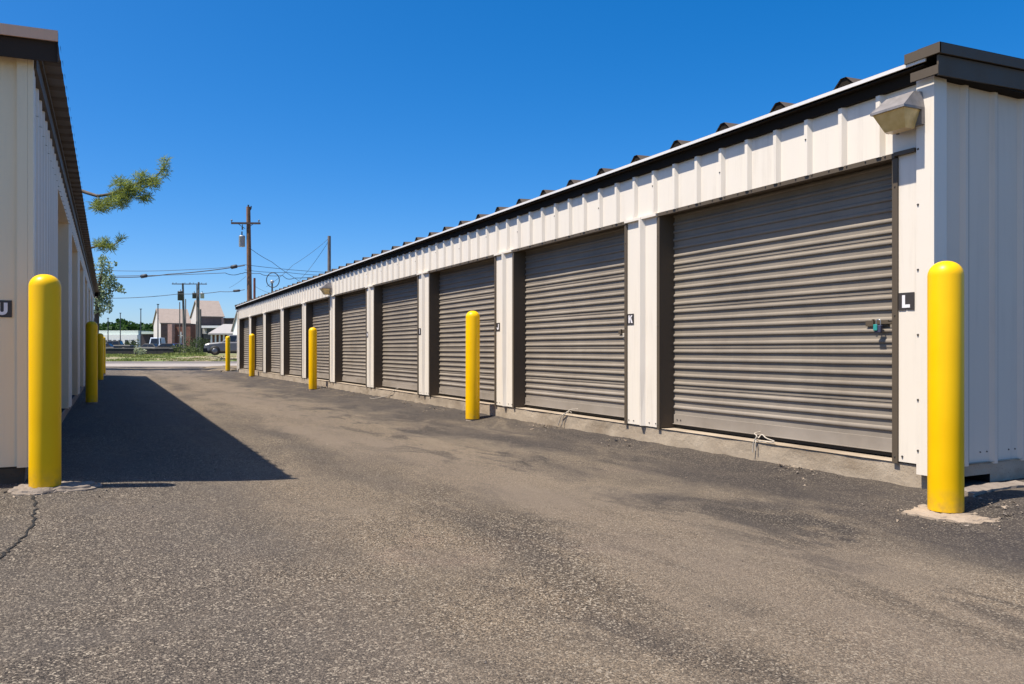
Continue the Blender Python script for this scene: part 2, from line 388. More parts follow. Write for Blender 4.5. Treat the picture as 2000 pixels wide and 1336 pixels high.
# header siding
mb=MB(); panel(mb,(X0,YA+.06,0),(0,1,0),(-1,0,0),YB-YA-.12,ZH,ZE-.02,start=.275)
k=0; yy=YA+.06+.275+.0375
while yy<YB-.1:
    if k%3==2: screw(mb,(X0-.0305,yy,2.45+.03*math.sin(k)),(-1,0,0),.007,1)
    yy+=.3048; k+=1
shear(mb).build('header_siding',[M['white'],M['screw']],bld)
# pilasters
for i,(a,b) in enumerate(cols):
    mb=MB(); w=b-a; jt=.036
    panel(mb,(X0,a+jt,0),(0,1,0),(-1,0,0),w-2*jt,ZS,ZH-.004,start=.19,bw=.085,tw=.025,h=.042,rows=4)
    for q in (.03,.13,.38,.46): screw(mb,(X0-.001,a+jt+q,ZS+.035),(-1,0,0),.007,1)
    if R.random()<.8:                                   # the foot of the rib is knocked flat
        for v in mb.v:
            if v.z<ZS+.3 and v.x<X0-.02: v.x+=.012
    shear(mb).build('pilaster',[M['white'],M['screw']],bld)
mb=MB(); panel(mb,(X0,YA+.02,0),(0,1,0),(-1,0,0),3.505-.036-YA-.02,ZS,ZH-.004,start=5,rows=1)
for z in (.245,): screw(mb,(X0-.001,3.44,z),(-1,0,0),.008,1)
shear(mb).build('pilaster',[M['white'],M['screw']],bld)
mb=MB(); panel(mb,(X0,31.92+.036,0),(0,1,0),(-1,0,0),YB-31.956-.06,ZS,ZH-.004,start=5)
shear(mb).build('pilaster',M['white'],bld)
# jamb trims, one pair per opening, doors
for i,(a,b) in enumerate(opens):
    for s,y0 in ((1,a),(-1,b)):
        mb=MB(); lo,hi=sorted((y0-s*.038,y0+s*.003)); mb.box(X0-.012,X0+.002,lo,hi,ZS-.012,ZH-.03)
        lo,hi=sorted((y0,y0+s*.0028)); mb.box(X0+.0025,X0+RD_+.05,lo,hi,ZS+.002,ZH+.08)
        for z in (.24,1.16,2.0): screw(mb,(X0-.012,y0-s*.018,z),(-1,0,0),.006,1)
        shear(mb).build('jamb_trim',[M['brown'],M['screw']],bld)
    put_door(bld,X0+RD_,(a+b)/2,ZS+.004,b-a-.0058,2.12,0,i+1)
    mb=MB(); mb.box(X0-.018,X0+.03,a-.02,b+.02,ZH-.028,ZH+.004); mb.box(X0+.0305,X0+RD_+.06,a,b,ZH-.006,ZH+.002)
    yy=a+.05
    while yy<b: screw(mb,(X0-.018,yy,ZH-.004),(-1,0,.3),.0075,1); yy+=.1524
    shear(mb).build('lintel_trim',[M['brown'],M['screw']],bld)
for a,b in cols:
    mb=MB(); mb.box(X0-.034,X0-.0,a+.025,b-.025,ZH-.02,ZH+.004); shear(mb).build('lintel_trim',M['white'],bld)
mb=MB(); mb.box(X0-.034,X0,YA+.1,3.48,ZH-.02,ZH+.004); shear(mb).build('lintel_trim',M['brown'],bld)
# corner trim
mb=MB(); cw=.085
mb.box(X0-.036,X0-.0015,YA-.036,YA+cw,ZS-.06,ZE-.085); mb.box(X0-.001,X0+cw,YA-.036,YA-.001,ZS-.06,ZE-.085)
for z in (.30,.62,1.03,1.44,1.85,2.2): screw(mb,(X0-.036,YA+cw-.012,z),(-1,0,0),.008,1)
shear(mb).build('corner_trim',[M['white'],M['screw']],bld)
mb=MB(); mb.box(X0-.036,X0-.0015,YB-cw,YB+.036,ZS-.06,ZE-.085); mb.box(X0-.001,X0+cw,YB+.001,YB+.036,ZS-.06,ZE-.085)
shear(mb).build('corner_trim',M['white'],bld)
# end walls, back wall
BW=6.1; PT=.04; rz=lambda x: ZE+.02+PT*min(x-X0,2*(BW/2)-(x-X0))
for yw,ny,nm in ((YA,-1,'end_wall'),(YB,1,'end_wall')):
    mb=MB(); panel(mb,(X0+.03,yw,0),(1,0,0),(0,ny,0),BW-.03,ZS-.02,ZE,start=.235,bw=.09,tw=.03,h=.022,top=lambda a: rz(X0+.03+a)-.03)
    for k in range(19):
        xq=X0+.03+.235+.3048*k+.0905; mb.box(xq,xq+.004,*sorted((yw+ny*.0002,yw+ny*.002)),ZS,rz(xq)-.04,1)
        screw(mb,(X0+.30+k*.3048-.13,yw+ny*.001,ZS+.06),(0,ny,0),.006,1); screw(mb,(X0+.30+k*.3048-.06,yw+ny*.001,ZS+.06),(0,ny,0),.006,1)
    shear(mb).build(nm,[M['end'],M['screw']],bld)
mb=MB(); panel(mb,(X0+BW,YA,0),(0,1,0),(1,0,0),YB-YA,ZS,ZE); shear(mb).build('back_wall',M['white'],bld)
# eave: dark closure, drip edge, roof sheets
OV=.097
mb=MB(); mb.box(X0-.034,X0+.02,YA+.02,YB-.02,ZE-.092,ZE-.02); mb.box(X0-OV+.012,X0-.0325,YA,YB,ZE-.018,ZE-.012)
shear(mb).build('eave_trim',M['dark_trim'],bld)
mb=MB(); yy=YA-.02
while yy<YB:
    y2=min(yy+3.05,YB+.05); mb.box(X0-OV,X0-OV+.010,yy,y2-.004,ZE,ZE+.024); mb.box(X0-OV+.0005,X0-OV+.0095,y2-.04,y2+.01,ZE+.001,ZE+.0255); yy=y2
shear(mb).build('drip_edge',M['drip'],bld)
def roof_sheet(xa,xb,za,zb,ya,yb,pitch,start,bw,tw,h):
    pr=rib_profile(yb-ya,pitch,start,bw,tw,h); n=len(pr); mb=MB(); vs=[]
    for x,z in ((xa,za),(xb,zb)):
        for t,b in pr: vs.append((x,ya+t,z+b))
    mb.add(vs,[(i,i+1,n+i+1,n+i) for i in range(n-1)])
    # end of the sheet, closed where each rib stops
    i=0
    for i in range(1,n-3):
        if pr[i][1]==0 and pr[i+1][1]>0:
            q=[(xa+.012,ya+pr[i+k][0],za+pr[i+k][1]-.0015) for k in range(4)]; mb.add(q,[(3,2,1,0)],1)
    return mb
RX=X0+BW/2; RZ=ZE+.027+PT*(BW/2+OV)
shear(roof_sheet(X0-OV+.003,RX,ZE+.026,RZ,YA-.12,YB+.12,.6,.03,.17,.045,.06)).build('roof',[M['roof'],M['dark_trim']],bld)
shear(roof_sheet(X0+BW+OV,RX,ZE+.026,RZ,YA-.12,YB+.12,.6,.03,.17,.045,.06)).build('roof',[M['roof'],M['dark_trim']],bld)
mb=MB(); mb.prism([(RX-.2,RZ+.048),(RX,RZ+.062),(RX+.2,RZ+.048),(RX,RZ+.066)],YA-.12,YB+.12); shear(mb).build('ridge_cap',M['roof'],bld)
# gable trims
for ya,yb,out in ((YA-.125,YA+.20,-1),(YB-.20,YB+.125,1)):
    mb=MB(); yo=ya if out<0 else yb; yi=yo-out*.012
    for s in (1,-1):
        xs=(X0-OV-.012,RX) if s>0 else (RX,X0+BW+OV+.012)
        def zz(x): return ZE+.027+PT*((x-X0+OV) if s>0 else (X0+BW+OV-x))
        a,b=xs
        lo,hi=sorted((yo,yi))
        mb.prism([(a,zz(a)-.010),(b,zz(b)-.010),(b,zz(b)+.052),(a,zz(a)+.052)],lo,hi)
        lo,hi=sorted((yo-out*.022,yi-out*.022)); mb.prism([(a+.02,zz(a)-.135),(b,zz(b)-.135),(b,zz(b)-.012),(a+.02,zz(a)-.012)],lo,hi)
        # top flashing lying on the roof
        lo,hi=sorted((yo-out*.0005,yo-out*.15)); mb.prism([(a,zz(a)+.0535),(b,zz(b)+.0535),(b,zz(b)+.0555),(a,zz(a)+.0555)],lo,hi)
    mb.box(X0-OV-.013,X0-OV-.001,*sorted((yo,yo-out*.24)),ZE+.018,ZE+.079)
    mb.box(X0-OV+.004,X0-OV+.014,*sorted((yo-out*.023,yo-out*.21)),ZE-.10,ZE-.045)
    mb.box(X0-.03,X0+BW,*sorted((yo-out*.035,yo-out*.12)),ZE-.09,ZE-.08,1)
    shear(mb).build('gable_trim',[M['brown'],M['dark_trim']],bld)
# foundation with a hollow at the near corner
def rough_face(mb,p0,t,n,L,z0,z1,step=.09,amp=.006):
    p0,t,n=Vector(p0),Vector(t),Vector(n); nx=max(2,int(L/step)); zs=[z0,z0+(z1-z0)*.4,z0+(z1-z0)*.75,z1-.012,z1]; vs=[]
    for i in range(nx+1):
        for j,z in enumerate(zs):
            q=p0+t*(L*i/nx); e=amp*mnoise.noise(Vector((q.x*6+j*3,q.y*6,z*9)))+ (.5*amp*mnoise.noise(Vector((q.x*23,q.y*23,z*31))))
            dz=-abs(.012*mnoise.noise(Vector((q.x*4,q.y*4,3.))))-( .018 if mnoise.noise(Vector((q.x*2.3,q.y*2.3,8.)))>.45 and j>2 else 0) if j>2 else 0
            o=q+n*(e-(.010 if j==4 else 0)); vs.append((o.x,o.y,z+dz))
    m=len(zs); fs=[(i*m+j,(i+1)*m+j,(i+1)*m+j+1,i*m+j+1) for i in range(nx) for j in range(m-1)]
    if t.cross(Vector((0,0,1))).dot(n)<0: fs=[f[::-1] for f in fs]
    mb.add(vs,fs,0,False)
mb=MB(); zf=ZS-.001
rough_face(mb,(X0+.012,YA-.012,0),(0,1,0),(-1,0,0),YB-YA+.024,-.15,zf)
HX0,HX1=X0+.10,X0+.56
rough_face(mb,(X0+.012,YA-.012,0),(1,0,0),(0,-1,0),HX0-X0-.012,-.15,zf)
rough_face(mb,(HX1,YA-.012,0),(1,0,0),(0,-1,0),X0+BW-HX1,-.15,zf)
rough_face(mb,(HX0,YA-.012,0),(1,0,0),(0,-1,0),HX1-HX0,.125,zf)
mb.box(HX0,HX1,YA+.33,YA+.36,-.15,.124,1); mb.box(HX0-.004,HX0,YA-.012,YA+.33,-.15,.2,1); mb.box(HX1,HX1+.004,YA-.008,YA+.33,-.15,.2,1)
mb.box(HX0,HX1,YA-.008,YA+.33,.124,.128,1)
rough_face(mb,(X0+.012,YB+.012,0),(1,0,0),(0,1,0),BW,-.15,zf)
for a,b in ((X0+.004,HX0-.0),(HX0,HX1),(HX1,X0+BW)):
    mb.add([(a,YA-.022 if a<X0+.01 else YA-.022,zf-.006),(b,YA-.022,zf-.006),(b,YB,zf-.006),(a,YB,zf-.006)],[(0,1,2,3)])
mb.build('foundation',[M['found'],M['void']],bld)
# ------------------------------------------------------------------ the building across the lane
LXw=-.458; LYA,LYB=6.2,31.8; LS,LH,LE=.161,2.62,2.873; LW=7.
lx=lambda Y: LXw+.0031*(Y-LYA)
def lsh(mb):
    for v in mb.v: v.x+=.0031*(v.y-LYA)
    return mb
LPO=Vector((LXw,LYA,0))
lb=thing('storage_building','beige storage building with brown flat roof edge, casting the shade across the lane','building',LPO)
lop=[(9.25+3.5*k,12.05+3.5*k) for k in range(6)]
mb=MB(); panel(mb,(LXw,LYA+.03,0),(0,1,0),(1,0,0),LYB-LYA-.06,LH,LE+.0,start=.12); lsh(mb).build('header_siding',M['white'],lb)
edges=[LYA+.03]+[q for o in lop for q in o]+[LYB-.03]
for k in range(0,len(edges),2):
    a,b=edges[k],edges[k+1]; mb=MB(); panel(mb,(LXw,a,0),(0,1,0),(1,0,0),b-a,LS,LH-.003,start=.12 if k==0 else .2)
    lsh(mb).build('pilaster',M['white'],lb)
for i,(a,b) in enumerate(lop):
    for s,y0 in ((1,a),(-1,b)):
        mb=MB(); lo,hi=sorted((y0,y0+s*.003)); mb.box(LXw-.23,LXw+.012,lo,hi,LS+.0,LH+.05); lo,hi=sorted((y0-s*.03,y0-s*.0005)); mb.box(LXw+.001,LXw+.012,lo,hi,LS-.01,LH-.03)
        lsh(mb).build('jamb_trim',M['cream'],lb)
    mb=MB(); mb.box(LXw-.23,LXw+.014,a,b,LH-.012,LH-.004); lsh(mb).build('lintel_trim',M['cream'],lb)
    put_door(lb,lx((a+b)/2)-.2,(a+b)/2,LS+.002,b-a-.006,2.53,PI,40+i)
mb=MB(); panel(mb,(LXw-.05,LYA,0),(-1,0,0),(0,-1,0),LW-.05,LS,LE+.05,pitch=.9144,start=.42,bw=.05,tw=.02,h=.012); mb.build('end_wall',M['cream'],lb)
mb=MB(); panel(mb,(LXw,LYB,0),(-1,0,0),(0,1,0),LW,LS,LE); lsh(mb).build('end_wall',M['cream'],lb)
mb=MB(); panel(mb,(LXw-LW,LYA,0),(0,1,0),(-1,0,0),LYB-LYA,LS,LE); lsh(mb).build('back_wall',M['cream'],lb)
mb=MB(); mb.box(LXw+.001,LXw+.034,LYA-.034,LYA+.075,LS-.005,LE+.03); mb.box(LXw-.06,LXw,LYA-.034,LYA-.001,LS-.005,LE+.03); mb.build('corner_trim',M['cream'],lb)
OVL=.177; SL=.03
mb=roof_sheet(LXw+OVL,LXw-LW,LE+.105,LE+.105-SL*LW,LYA-.14,LYB+.1,.3048,.1,.14,.06,.02); lsh(mb).build('roof',[M['roof_pale'],M['dark_trim']],lb)
mb=MB(); mb.box(LXw+.002,LXw+.05,LYA,LYB,LE-.055,LE+.075); mb.box(LXw+.0505,LXw+.07,LYA,LYB,LE+.05,LE+.085); lsh(mb).build('eave_trim',M['roof'],lb)
mb=MB(); yo=LYA-.15
xa,xb=LXw-LW,LXw+OVL+.004; za=lambda x: LE+.105+SL*(x-LXw-OVL)
mb.prism([(xa,za(xa)-.005),(xb,za(xb)-.005),(xb,za(xb)+.066),(xa,za(xa)+.066)],yo,yo+.012,0)
mb.prism([(xa,za(xa)-.135),(xb-.006,za(xb)-.135),(xb-.006,za(xb)-.0055),(xa,za(xa)-.0055)],yo+.03,yo+.042,1)
mb.box(xb-.006,xb,yo+.0125,yo+.05,LE-.03,LE+.165,1)
mb.box(xa,LXw+.05,yo+.043,LYA+.02,LE+.0,LE+.012,1)
M['soffit']=painted_metal('soffit_brown',(.05,.034,.025),(.03,.02,.015),.7,.5,spec=.12)
mb.build('gable_trim',[M['tan_trim'],M['soffit']],lb)
mb=MB(); mb.box(LXw-LW,LXw+OVL,LYB+.1,LYB+.112,LE-.05,LE+.16,0); lsh(mb).build('gable_trim',M['dark_trim'],lb)
mb=MB(); rough_face(mb,(LXw-.02,LYA+.012,0),(0,1,0),(1,0,0),LYB-LYA,-.15,LS-.001); lsh(mb).build('foundation',M['pad_grey'],lb)
M['brown_found']=concrete('brown_foundation',(.075,.055,.036),(.11,.082,.055),(.05,.037,.025))
mb=MB(); rough_face(mb,(LXw-.02,LYA+.012,0),(-1,0,0),(0,-1,0),LW,-.15,LS-.001); mb.build('foundation',M['brown_found'],lb)
# ------------------------------------------------------------------ bollards
def footing(c,rad,h,seed,ex=1.):
    r=random.Random(seed); n=44; mb=MB(); vs=[]
    rr=[rad*(1.04+.34*mnoise.noise(Vector((math.cos(2*PI*k/n)*1.6,math.sin(2*PI*k/n)*1.6,seed)))+.16*mnoise.noise(Vector((k*.7,seed,2.)))) for k in range(n)]
    rings=[(1.13,-.04),(1.12,h*.22),(1.04,h*.38),(1.0,h*.42),(.97,h*.9),(.9,h*.95),(.8,h),(.7,h*1.0),(.6,h*1.02),(.4,h*1.05)]
    for f,z in rings:
        for k in range(n):
            a=2*PI*k/n; e=.013*mnoise.noise(Vector((math.cos(a)*f*5,math.sin(a)*f*5,seed+z*20)))+.006*mnoise.noise(Vector((math.cos(a)*f*19,math.sin(a)*f*19,seed)))
            vs.append((c[0]+math.cos(a)*rr[k]*f*ex,c[1]+math.sin(a)*rr[k]*f,c[2]+z+e*(1 if z>0 else 0)))
    fs=[(i*n+k,i*n+(k+1)%n,(i+1)*n+(k+1)%n,(i+1)*n+k) for i in range(len(rings)-1) for k in range(n)]
    fs.append(tuple(range((len(rings)-1)*n,len(rings)*n))); mb.add(vs,fs,0,False); return mb
RB,HB=.0935,1.445
prof=[(RB*.985,.02),(RB,.03),(RB,HB-.085)]
for k in range(1,9):
    a=PI/2*k/8; prof.append((RB*math.cos(a)**.9 if k<8 else .0005,HB-.085+.085*math.sin(a)))
sl=MB(); sl.lathe(prof,n=40); slm=None
G_='yellow bollards beside the storage doors'
def bollard(X,Y,label,seed,pad=None,lean=(0,0),dz=0.,hs=1.):
    global slm
    z=gz(X,Y)+dz; t=thing('bollard',label,'bollard',(X,Y,z),G_)
    if slm is None:
        o=sl.build('sleeve',M['yellow'],None,(0,0,0)); slm=o.data
    else: o=bpy.data.objects.new('sleeve',slm); COL.objects.link(o)
    o.parent=t; o.rotation_euler=(lean[0],lean[1],R.uniform(0,6)); o.scale=(.97 if hs<1 else 1,)*2+(hs,)
    mb=MB(); mb.lathe([(RB*.93,-.06),(RB*.93,.021),(RB*.8,.0215)],n=28); p=mb.build('pipe_base',M['pad_grey' if pad is None else 'brown'],None,(0,0,0)); p.parent=t
    if pad:
        f=footing((pad[2],pad[3],0),pad[0],pad[1],seed,pad[4]); f.build('footing',pad[5],None,(0,0,0)).parent=t
def bx(px,hpx,h=1.445):                        # stand where its height on the sight line says
    d=F*h/hpx; p=RD((px-1000)*d/F,d); return p.x,p.y
bollard(*bx(1847,493),'nearest yellow bollard on crumbled pale concrete at the white building corner',3,(.20,.016,.03,-.03,1.05,M['pad']))
bollard(*bx(923,214),'yellow bollard in front of the third grey roll-up door',5,None,(0,.004))
bollard(*bx(611,122),'yellow bollard before the middle doors of the white storage building',6)
bollard(*bx(492,84),'yellow bollard before the second last door of the white building',7)
bollard(*bx(445,68.5),'yellow bollard past the far end of the white building, near the pickup',8)
bollard(*bx(88,419,1.365),'nearest yellow bollard on cracked grey concrete at the beige building corner',9,(.19,.02,.03,-.02,1.1,M['pad_grey']),hs=.945)
bollard(*bx(179,160,1.365),'second yellow bollard in the shade along the beige building',10,hs=.945)
bollard(*bx(195.5,92,1.365),'third yellow bollard in the shade along the beige building',11,hs=.945)
bollard(*bx(201,73,1.365),'farthest yellow bollard past the end of the beige building',12,hs=.945)
mb=MB()
def crumb(x,y,r_):
    z=gz(x,y); vs=[Vector((R.uniform(-1,1),R.uniform(-1,1),R.uniform(-.3,.9)))*r_+Vector((x,y,z+r_*.2)) for _ in range(6)]
    mb.add(vs,[(0,1,2),(0,2,3),(0,3,4),(1,2,5),(2,3,5),(3,4,5),(0,1,4),(1,4,5)],R.randrange(2))
for k in range(1500):
    y=R.uniform(2.6,22)
    if mnoise.noise(Vector((y*1.3,3.,1.)))<R.uniform(-.1,.35): continue
    crumb(X0-.0-abs(R.gauss(0,.14))-.005,y,R.uniform(.004,.016)*(1 if R.random()<.93 else 1.8))
for k in range(170):
    a=R.uniform(0,6.3); q=.2+abs(R.gauss(0,.11)); c=bx(1847,493) if k<90 else bx(88,419,1.365); crumb(c[0]+math.cos(a)*q,c[1]+math.sin(a)*q,R.uniform(.004,.013))
for k in range(260): crumb(R.uniform(-1.5,4.2),R.uniform(1.8,12),R.uniform(.003,.008))
tag(mb.build('loose_gravel',[M['pad'],M['pad_grey']]),'loose gravel crumbs along the foundation and on the lane','gravel',kind='stuff')
# broken slab behind the near bollard
mb=MB(); n=14; vs=[]
for k in range(n+1):
    t=k/n; c=Vector((X0+.02+.62*t,YA-.20+.03*math.sin(PI*t)+.02*t))
    for (oy,zz) in ((-.05,.0),(-.055,.035),(.05,.045),(.06,.0)): vs.append((c.x,c.y+oy+R.uniform(-.008,.008),.045+zz+R.uniform(-.005,.005)))
mb.add(vs,[(k*4+j,(k+1)*4+j,(k+1)*4+(j+1)%4,k*4+(j+1)%4) for k in range(n) for j in range(4)]+[(0,1,2,3),(n*4+3,n*4+2,n*4+1,n*4)])
tag(mb.build('concrete_slab',M['pad_grey']),'broken strip of grey concrete lying under the hollow in the foundation','concrete slab')
# ------------------------------------------------------------------ wall lights
def wall_light(loc,label,rot=0,scale=1.):
    t=thing('wall_light',label,'wall light',loc,'box lamps on the white storage building'); t.rotation_euler=(0,0,rot); t.scale=(scale,)*3
    mb=MB(); a=[(-.03,-.15),(-.205,-.135),(-.205,.135),(-.03,.15)]; b=[(0,-.13),(-.07,-.115),(-.07,.115),(0,.13)]
    top=[(x,y,.265) for x,y in b]; mid=[(-.0,-.15,.145),(-.215,-.142,.145),(-.215,.142,.145),(-.0,.15,.145)]; low=[(x,y,.128) for x,y,z in mid]
    mb.frustum(mid,top); mb.frustum(low,[(x,y,.1446) for x,y,z in mid]); mb.box(-.03,0.,-.15,.15,.02,.1275)
    h=mb.build('hood',M['hood'],None,(0,0,0)); h.parent=t
    mb=MB(); mb.frustum([(-.031,-.09,0),(-.125,-.085,-.0),(-.125,.085,-.0),(-.031,.09,0)],[(-.031,-.135,.127),(-.2,-.13,.127),(-.2,.13,.127),(-.031,.135,.127)])
    l=mb.build('lens',M['lens'],None,(0,0,0)); l.parent=t
    mb=MB(); mb.tube([(-.015,.06,-.005),(-.015,.06,.02)],.012,8); c=mb.build('conduit_stub',M['hood'],None,(0,0,0)); c.parent=t
wall_light((X0-.038,3.385,2.325),'amber box lamp high on the wall beside the roof corner',0,.86)
wall_light((X0-.031,18.05,2.19),'amber box lamp above a column halfway along the white building')
wall_light((X0+.3,YB+.033,2.15),'small lamp on the far end wall of the white building',-PI/2,.8)
# ------------------------------------------------------------------ letter signs
def strokes(ch):
    s=.2
    if ch=='L': return [[(-.26,-.36),(-.26,.36),(-.07,.36),(-.07,-.18),(.24,-.18),(.24,-.36)]]
    if ch=='I': return [[(-.1,-.36),(-.1,.36),(.1,.36),(.1,-.36)]]
    if ch=='H': return [[(-.3,-.36),(-.3,.36),(-.12,.36),(-.12,-.36)],[(.12,-.36),(.12,.36),(.3,.36),(.3,-.36)],[(-.119,-.09),(-.119,.09),(.119,.09),(.119,-.09)]]
    if ch=='K': return [[(-.3,-.36),(-.3,.36),(-.11,.36),(-.11,-.36)],[(-.109,-.1),(-.109,.1),(.1,.36),(.32,.36)],[(-.02,.07),(.1,.15),(.34,-.36),(.11,-.36)]]
    if ch in 'JU':
        o=[(.28*math.cos(a),-.10+.27*math.sin(a)) for a in [PI+PI*k/10 for k in range(11)]]; i=[(.09*math.cos(a),-.10+.09*math.sin(a)) for a in [2*PI-PI*k/10 for k in range(11)]]
        l=.36 if ch=='U' else -.04
        return [[(-.28,l)]+o+[(.28,.36),(.09,.36)]+i+[(-.09,l)]]
def letter_sign(loc,u,n,ch,size,label,chip=0):
    u,n=Vector(u),Vector(n); w=Vector((0,0,1)); t=thing('letter_sign',label,'sign',loc,'dark letter plates beside the doors'); h=size/2
    def P(a,b,c): return u*a+w*b+n*c
    pl=[(-h,-h),(h,-h),(h,h),(-h,h)]
    if chip: pl=[(-h,-h),(-h*.12,-h),(0,-h*.86),(h*.14,-h*.96),(h,-h),(h,h),(-h,h)]
    k=len(pl); mb=MB(); mb.add([P(a,b,0) for a,b in pl]+[P(a,b,.003) for a,b in pl],[tuple(range(k-1,-1,-1)),tuple(range(k,2*k))]+[(i,(i+1)%k,(i+1)%k+k,i+k) for i in range(k)])
    mb.build('plate',M['sign_dark'],None,(0,0,0)).parent=t
    mb=MB()
    for s in strokes(ch):
        k=len(s); mb.add([P(a*size,b*size,.003) for a,b in s]+[P(a*size,b*size,.0046) for a,b in s],[tuple(range(k,2*k))]+[(i,(i+1)%k,(i+1)%k+k,i+k) for i in range(k)])
    mb.build('letter',M['sign_white'],None,(0,0,0)).parent=t
ys=lambda i: opens[i][0]-.036
zsg=lambda Y: 1.255-.002*(Y-3)
letter_sign((X0-.0025,ys(0)-.0605,1.247),(0,-1,0),(-1,0,0),'L',.113,'dark plate with white letter L on the corner wall beside the padlock',1)
letter_sign((X0-.0025,ys(1)-.055,1.235),(0,-1,0),(-1,0,0),'K',.105,'dark plate with white letter K on the nearest white column')
letter_sign((X0-.0025,ys(2)-.055,1.235),(0,-1,0),(-1,0,0),'J',.105,'dark plate with white letter J on a white column')
letter_sign((X0-.0025,ys(3)-.055,1.235),(0,-1,0),(-1,0,0),'I',.105,'dark plate with white letter I on a white column')
letter_sign((X0-.0025,ys(4)-.055,1.235),(0,-1,0),(-1,0,0),'H',.105,'farthest dark plate, white letter H, on a white column')
p=W(6.5,604,5.31); letter_sign((p.x,LYA-.003,p.z),(1,0,0),(0,-1,0),'U',.112,'dark plate with white curved letter on the beige end wall')
# ------------------------------------------------------------------ padlocks
def padlock(loc,label,body,face):
    t=thing('padlock',label,'padlock',loc,'padlocks on the doors'); t.scale=(1.08,)*3
    mb=MB(); mb.box(-.02,.005,-.024,.024,-.05,0.); o=mb.build('body',body,None,(0,0,0)); o.parent=t
    bv=o.modifiers.new('b','BEVEL'); bv.width=.006; bv.segments=2
    mb=MB(); mb.box(-.027,-.0205,-.004,.026,-.036,.004); o=mb.build('bumper',face,None,(0,0,0)); o.parent=t
    bv=o.modifiers.new('b','BEVEL'); bv.width=.003
    mb=MB(); mb.tube([(-.008,.016*math.cos(a),.02+.016*math.sin(a)) if 0<a<PI else (-.008,.016*math.cos(a),.0) for a in [-.01]+[PI*k/8 for k in range(1,8)]+[PI+.01]],.0035,6); mb.build('shackle',M['steel'],None,(0,0,0)).parent=t
padlock((X0+RD_-.042,opens[0][0]+.205,1.105),'teal and navy padlock hanging on the door latch beside letter L',M['navy'],M['teal'])
padlock((X0+RD_-.042,opens[1][0]+.16,1.10),'pale silver padlock on the door latch beside letter K',M['steel'],M['rope'])
# ------------------------------------------------------------------ pull ropes
def rope(pts,label,r=.006):
    mb=MB()
    for pl in pts:
        P=[Vector(p) for p in pl]; Q=[]
        for i in range(len(P)-1):
            for k in range(5):
                t=k/5; a,b,c,d=P[max(i-1,0)],P[i],P[i+1],P[min(i+2,len(P)-1)]
                Q.append(.5*((2*b)+(c-a)*t+(2*a-5*b+4*c-d)*t*t+(3*b-a-3*c+d)*t**3))
        Q.append(P[-1]); mb.tube(Q,r,7)
    tag(mb.build('pull_rope',M['rope']),label,'rope','white pull ropes under the doors')
def fp(px,py,o=.012):                          # a point just proud of the facade plane
    u=px-205; d=F*(X0-o)/(CT*u); p=W(px,py,d); return (X0-o,p.y,p.z)
xs=X0-.012
rope([[(X0+.13,4.83,.27),(X0+.06,4.82,.262),fp(1478,852,.0),fp(1472,864),fp(1470,884)],[fp(1480,853,-.02),fp(1476,862),fp(1476,880)],
      [fp(1481,856,-.01),fp(1488,849,-.05),fp(1497,856,-.03),fp(1512,862,-.01),fp(1505,864,-.01),fp(1492,862,-.01),fp(1482,862,-.005)]],'looped white rope on the sill under the door beside letter L',.005)
yk=fp(1103,805)[1]
rope([[(X0+.13,yk-.05,.27),(X0+.05,yk-.02,.262),fp(1108,805,.004),fp(1097,812),fp(1093,822),fp(1090,831)],[(X0+.05,yk,.255),fp(1104,808,.008),fp(1099,818),fp(1098,830)],[fp(1108,806,-.03),fp(1114,804,-.06),fp(1116,806,-.05)]],'frayed white rope hanging over the sill under the second door',.005)
yi=fp(772,760)[1]
a=fp(765,766); g1=fp(758,772); 
rope([[(X0+.12,yi,.265),(X0+.02,yi,.245),a,g1,(X0-.16,g1[1]+.25,gz(X0-.16,g1[1]+.25)+.008),(X0-.2,g1[1]+.5,gz(X0-.2,g1[1]+.5)+.008)]],'white rope trailing from a far door down onto the asphalt',.0045)
# ------------------------------------------------------------------ utility poles and wires
def pole(name,label,px,ytop,d,r0,r1,mat,lean=0.,group=None,base=None):
    top=W(px,ytop,d); b=RD((px-1000)*d/F,d); b=Vector((b.x,b.y,gz(b.x,b.y) if base is None else base)); b+=RD(lean,0)
    t=thing(name,label,'utility pole' if 'utility' in name else 'pole',b,group)
    mb=MB(); mb.tube([b+Vector((0,0,-.1)),b.lerp(top,.5),top],[r0,(r0+r1)/2,r1],14); mb.build('pole' if 'utility' in name else 'shaft',mat,t)
    return t,b,top
def crossarm(t,c,half,h=.06,mat=None,dy=0.,ins=(-.95,-.5,.5,.95)):
    e=RD(1,dy).normalized(); mb=MB(); c=Vector(c); n=Vector((-e.y,e.x,0))
    A=Matrix((e,n,Vector((0,0,1)))).transposed().to_4x4(); A.translation=c
    mb.box(-half,half,-h,h,-h,h,0,A); o=mb.build('crossarm',mat or M['arm'],t)
    for k in ins:
        mb=MB(); q=A@Vector((k*half,0,h)); mb.lathe([(.015,0),(.02,.06),(.05,.07),(.055,.12),(.03,.15),(.001,.18)],q,8); mb.build('insulator',M['ins'],t)
def can(t,c,r,h,mat):
    c=Vector(c); mb=MB(); mb.lathe([(.001,0),(r*.9,0),(r,.03),(r,h*.85),(r*1.05,h*.87),(r*1.05,h*.9),(r*.8,h*.97),(.001,h)],c,16); o=mb.build('transformer',mat,t)
    mb=MB(); mb.tube([c+Vector((0,0,h*.95)),c+Vector((.0,0,h+.22))],.04,8); mb.build('bushing',M['ins'],o,parent_off(o))
GU='utility poles behind the storage buildings'
DM=48.
up,b0,tp=pole('utility_pole','tall reddish wooden utility pole with single crossarm and transformer',485,404,DM,.165,.12,M['wood_pole'],.12,GU)
ax=W(482,437,DM); crossarm(up,ax+RD(0,-.18),.86,.055,M['arm'],.05,(-.97,.9))
mb=MB(); 
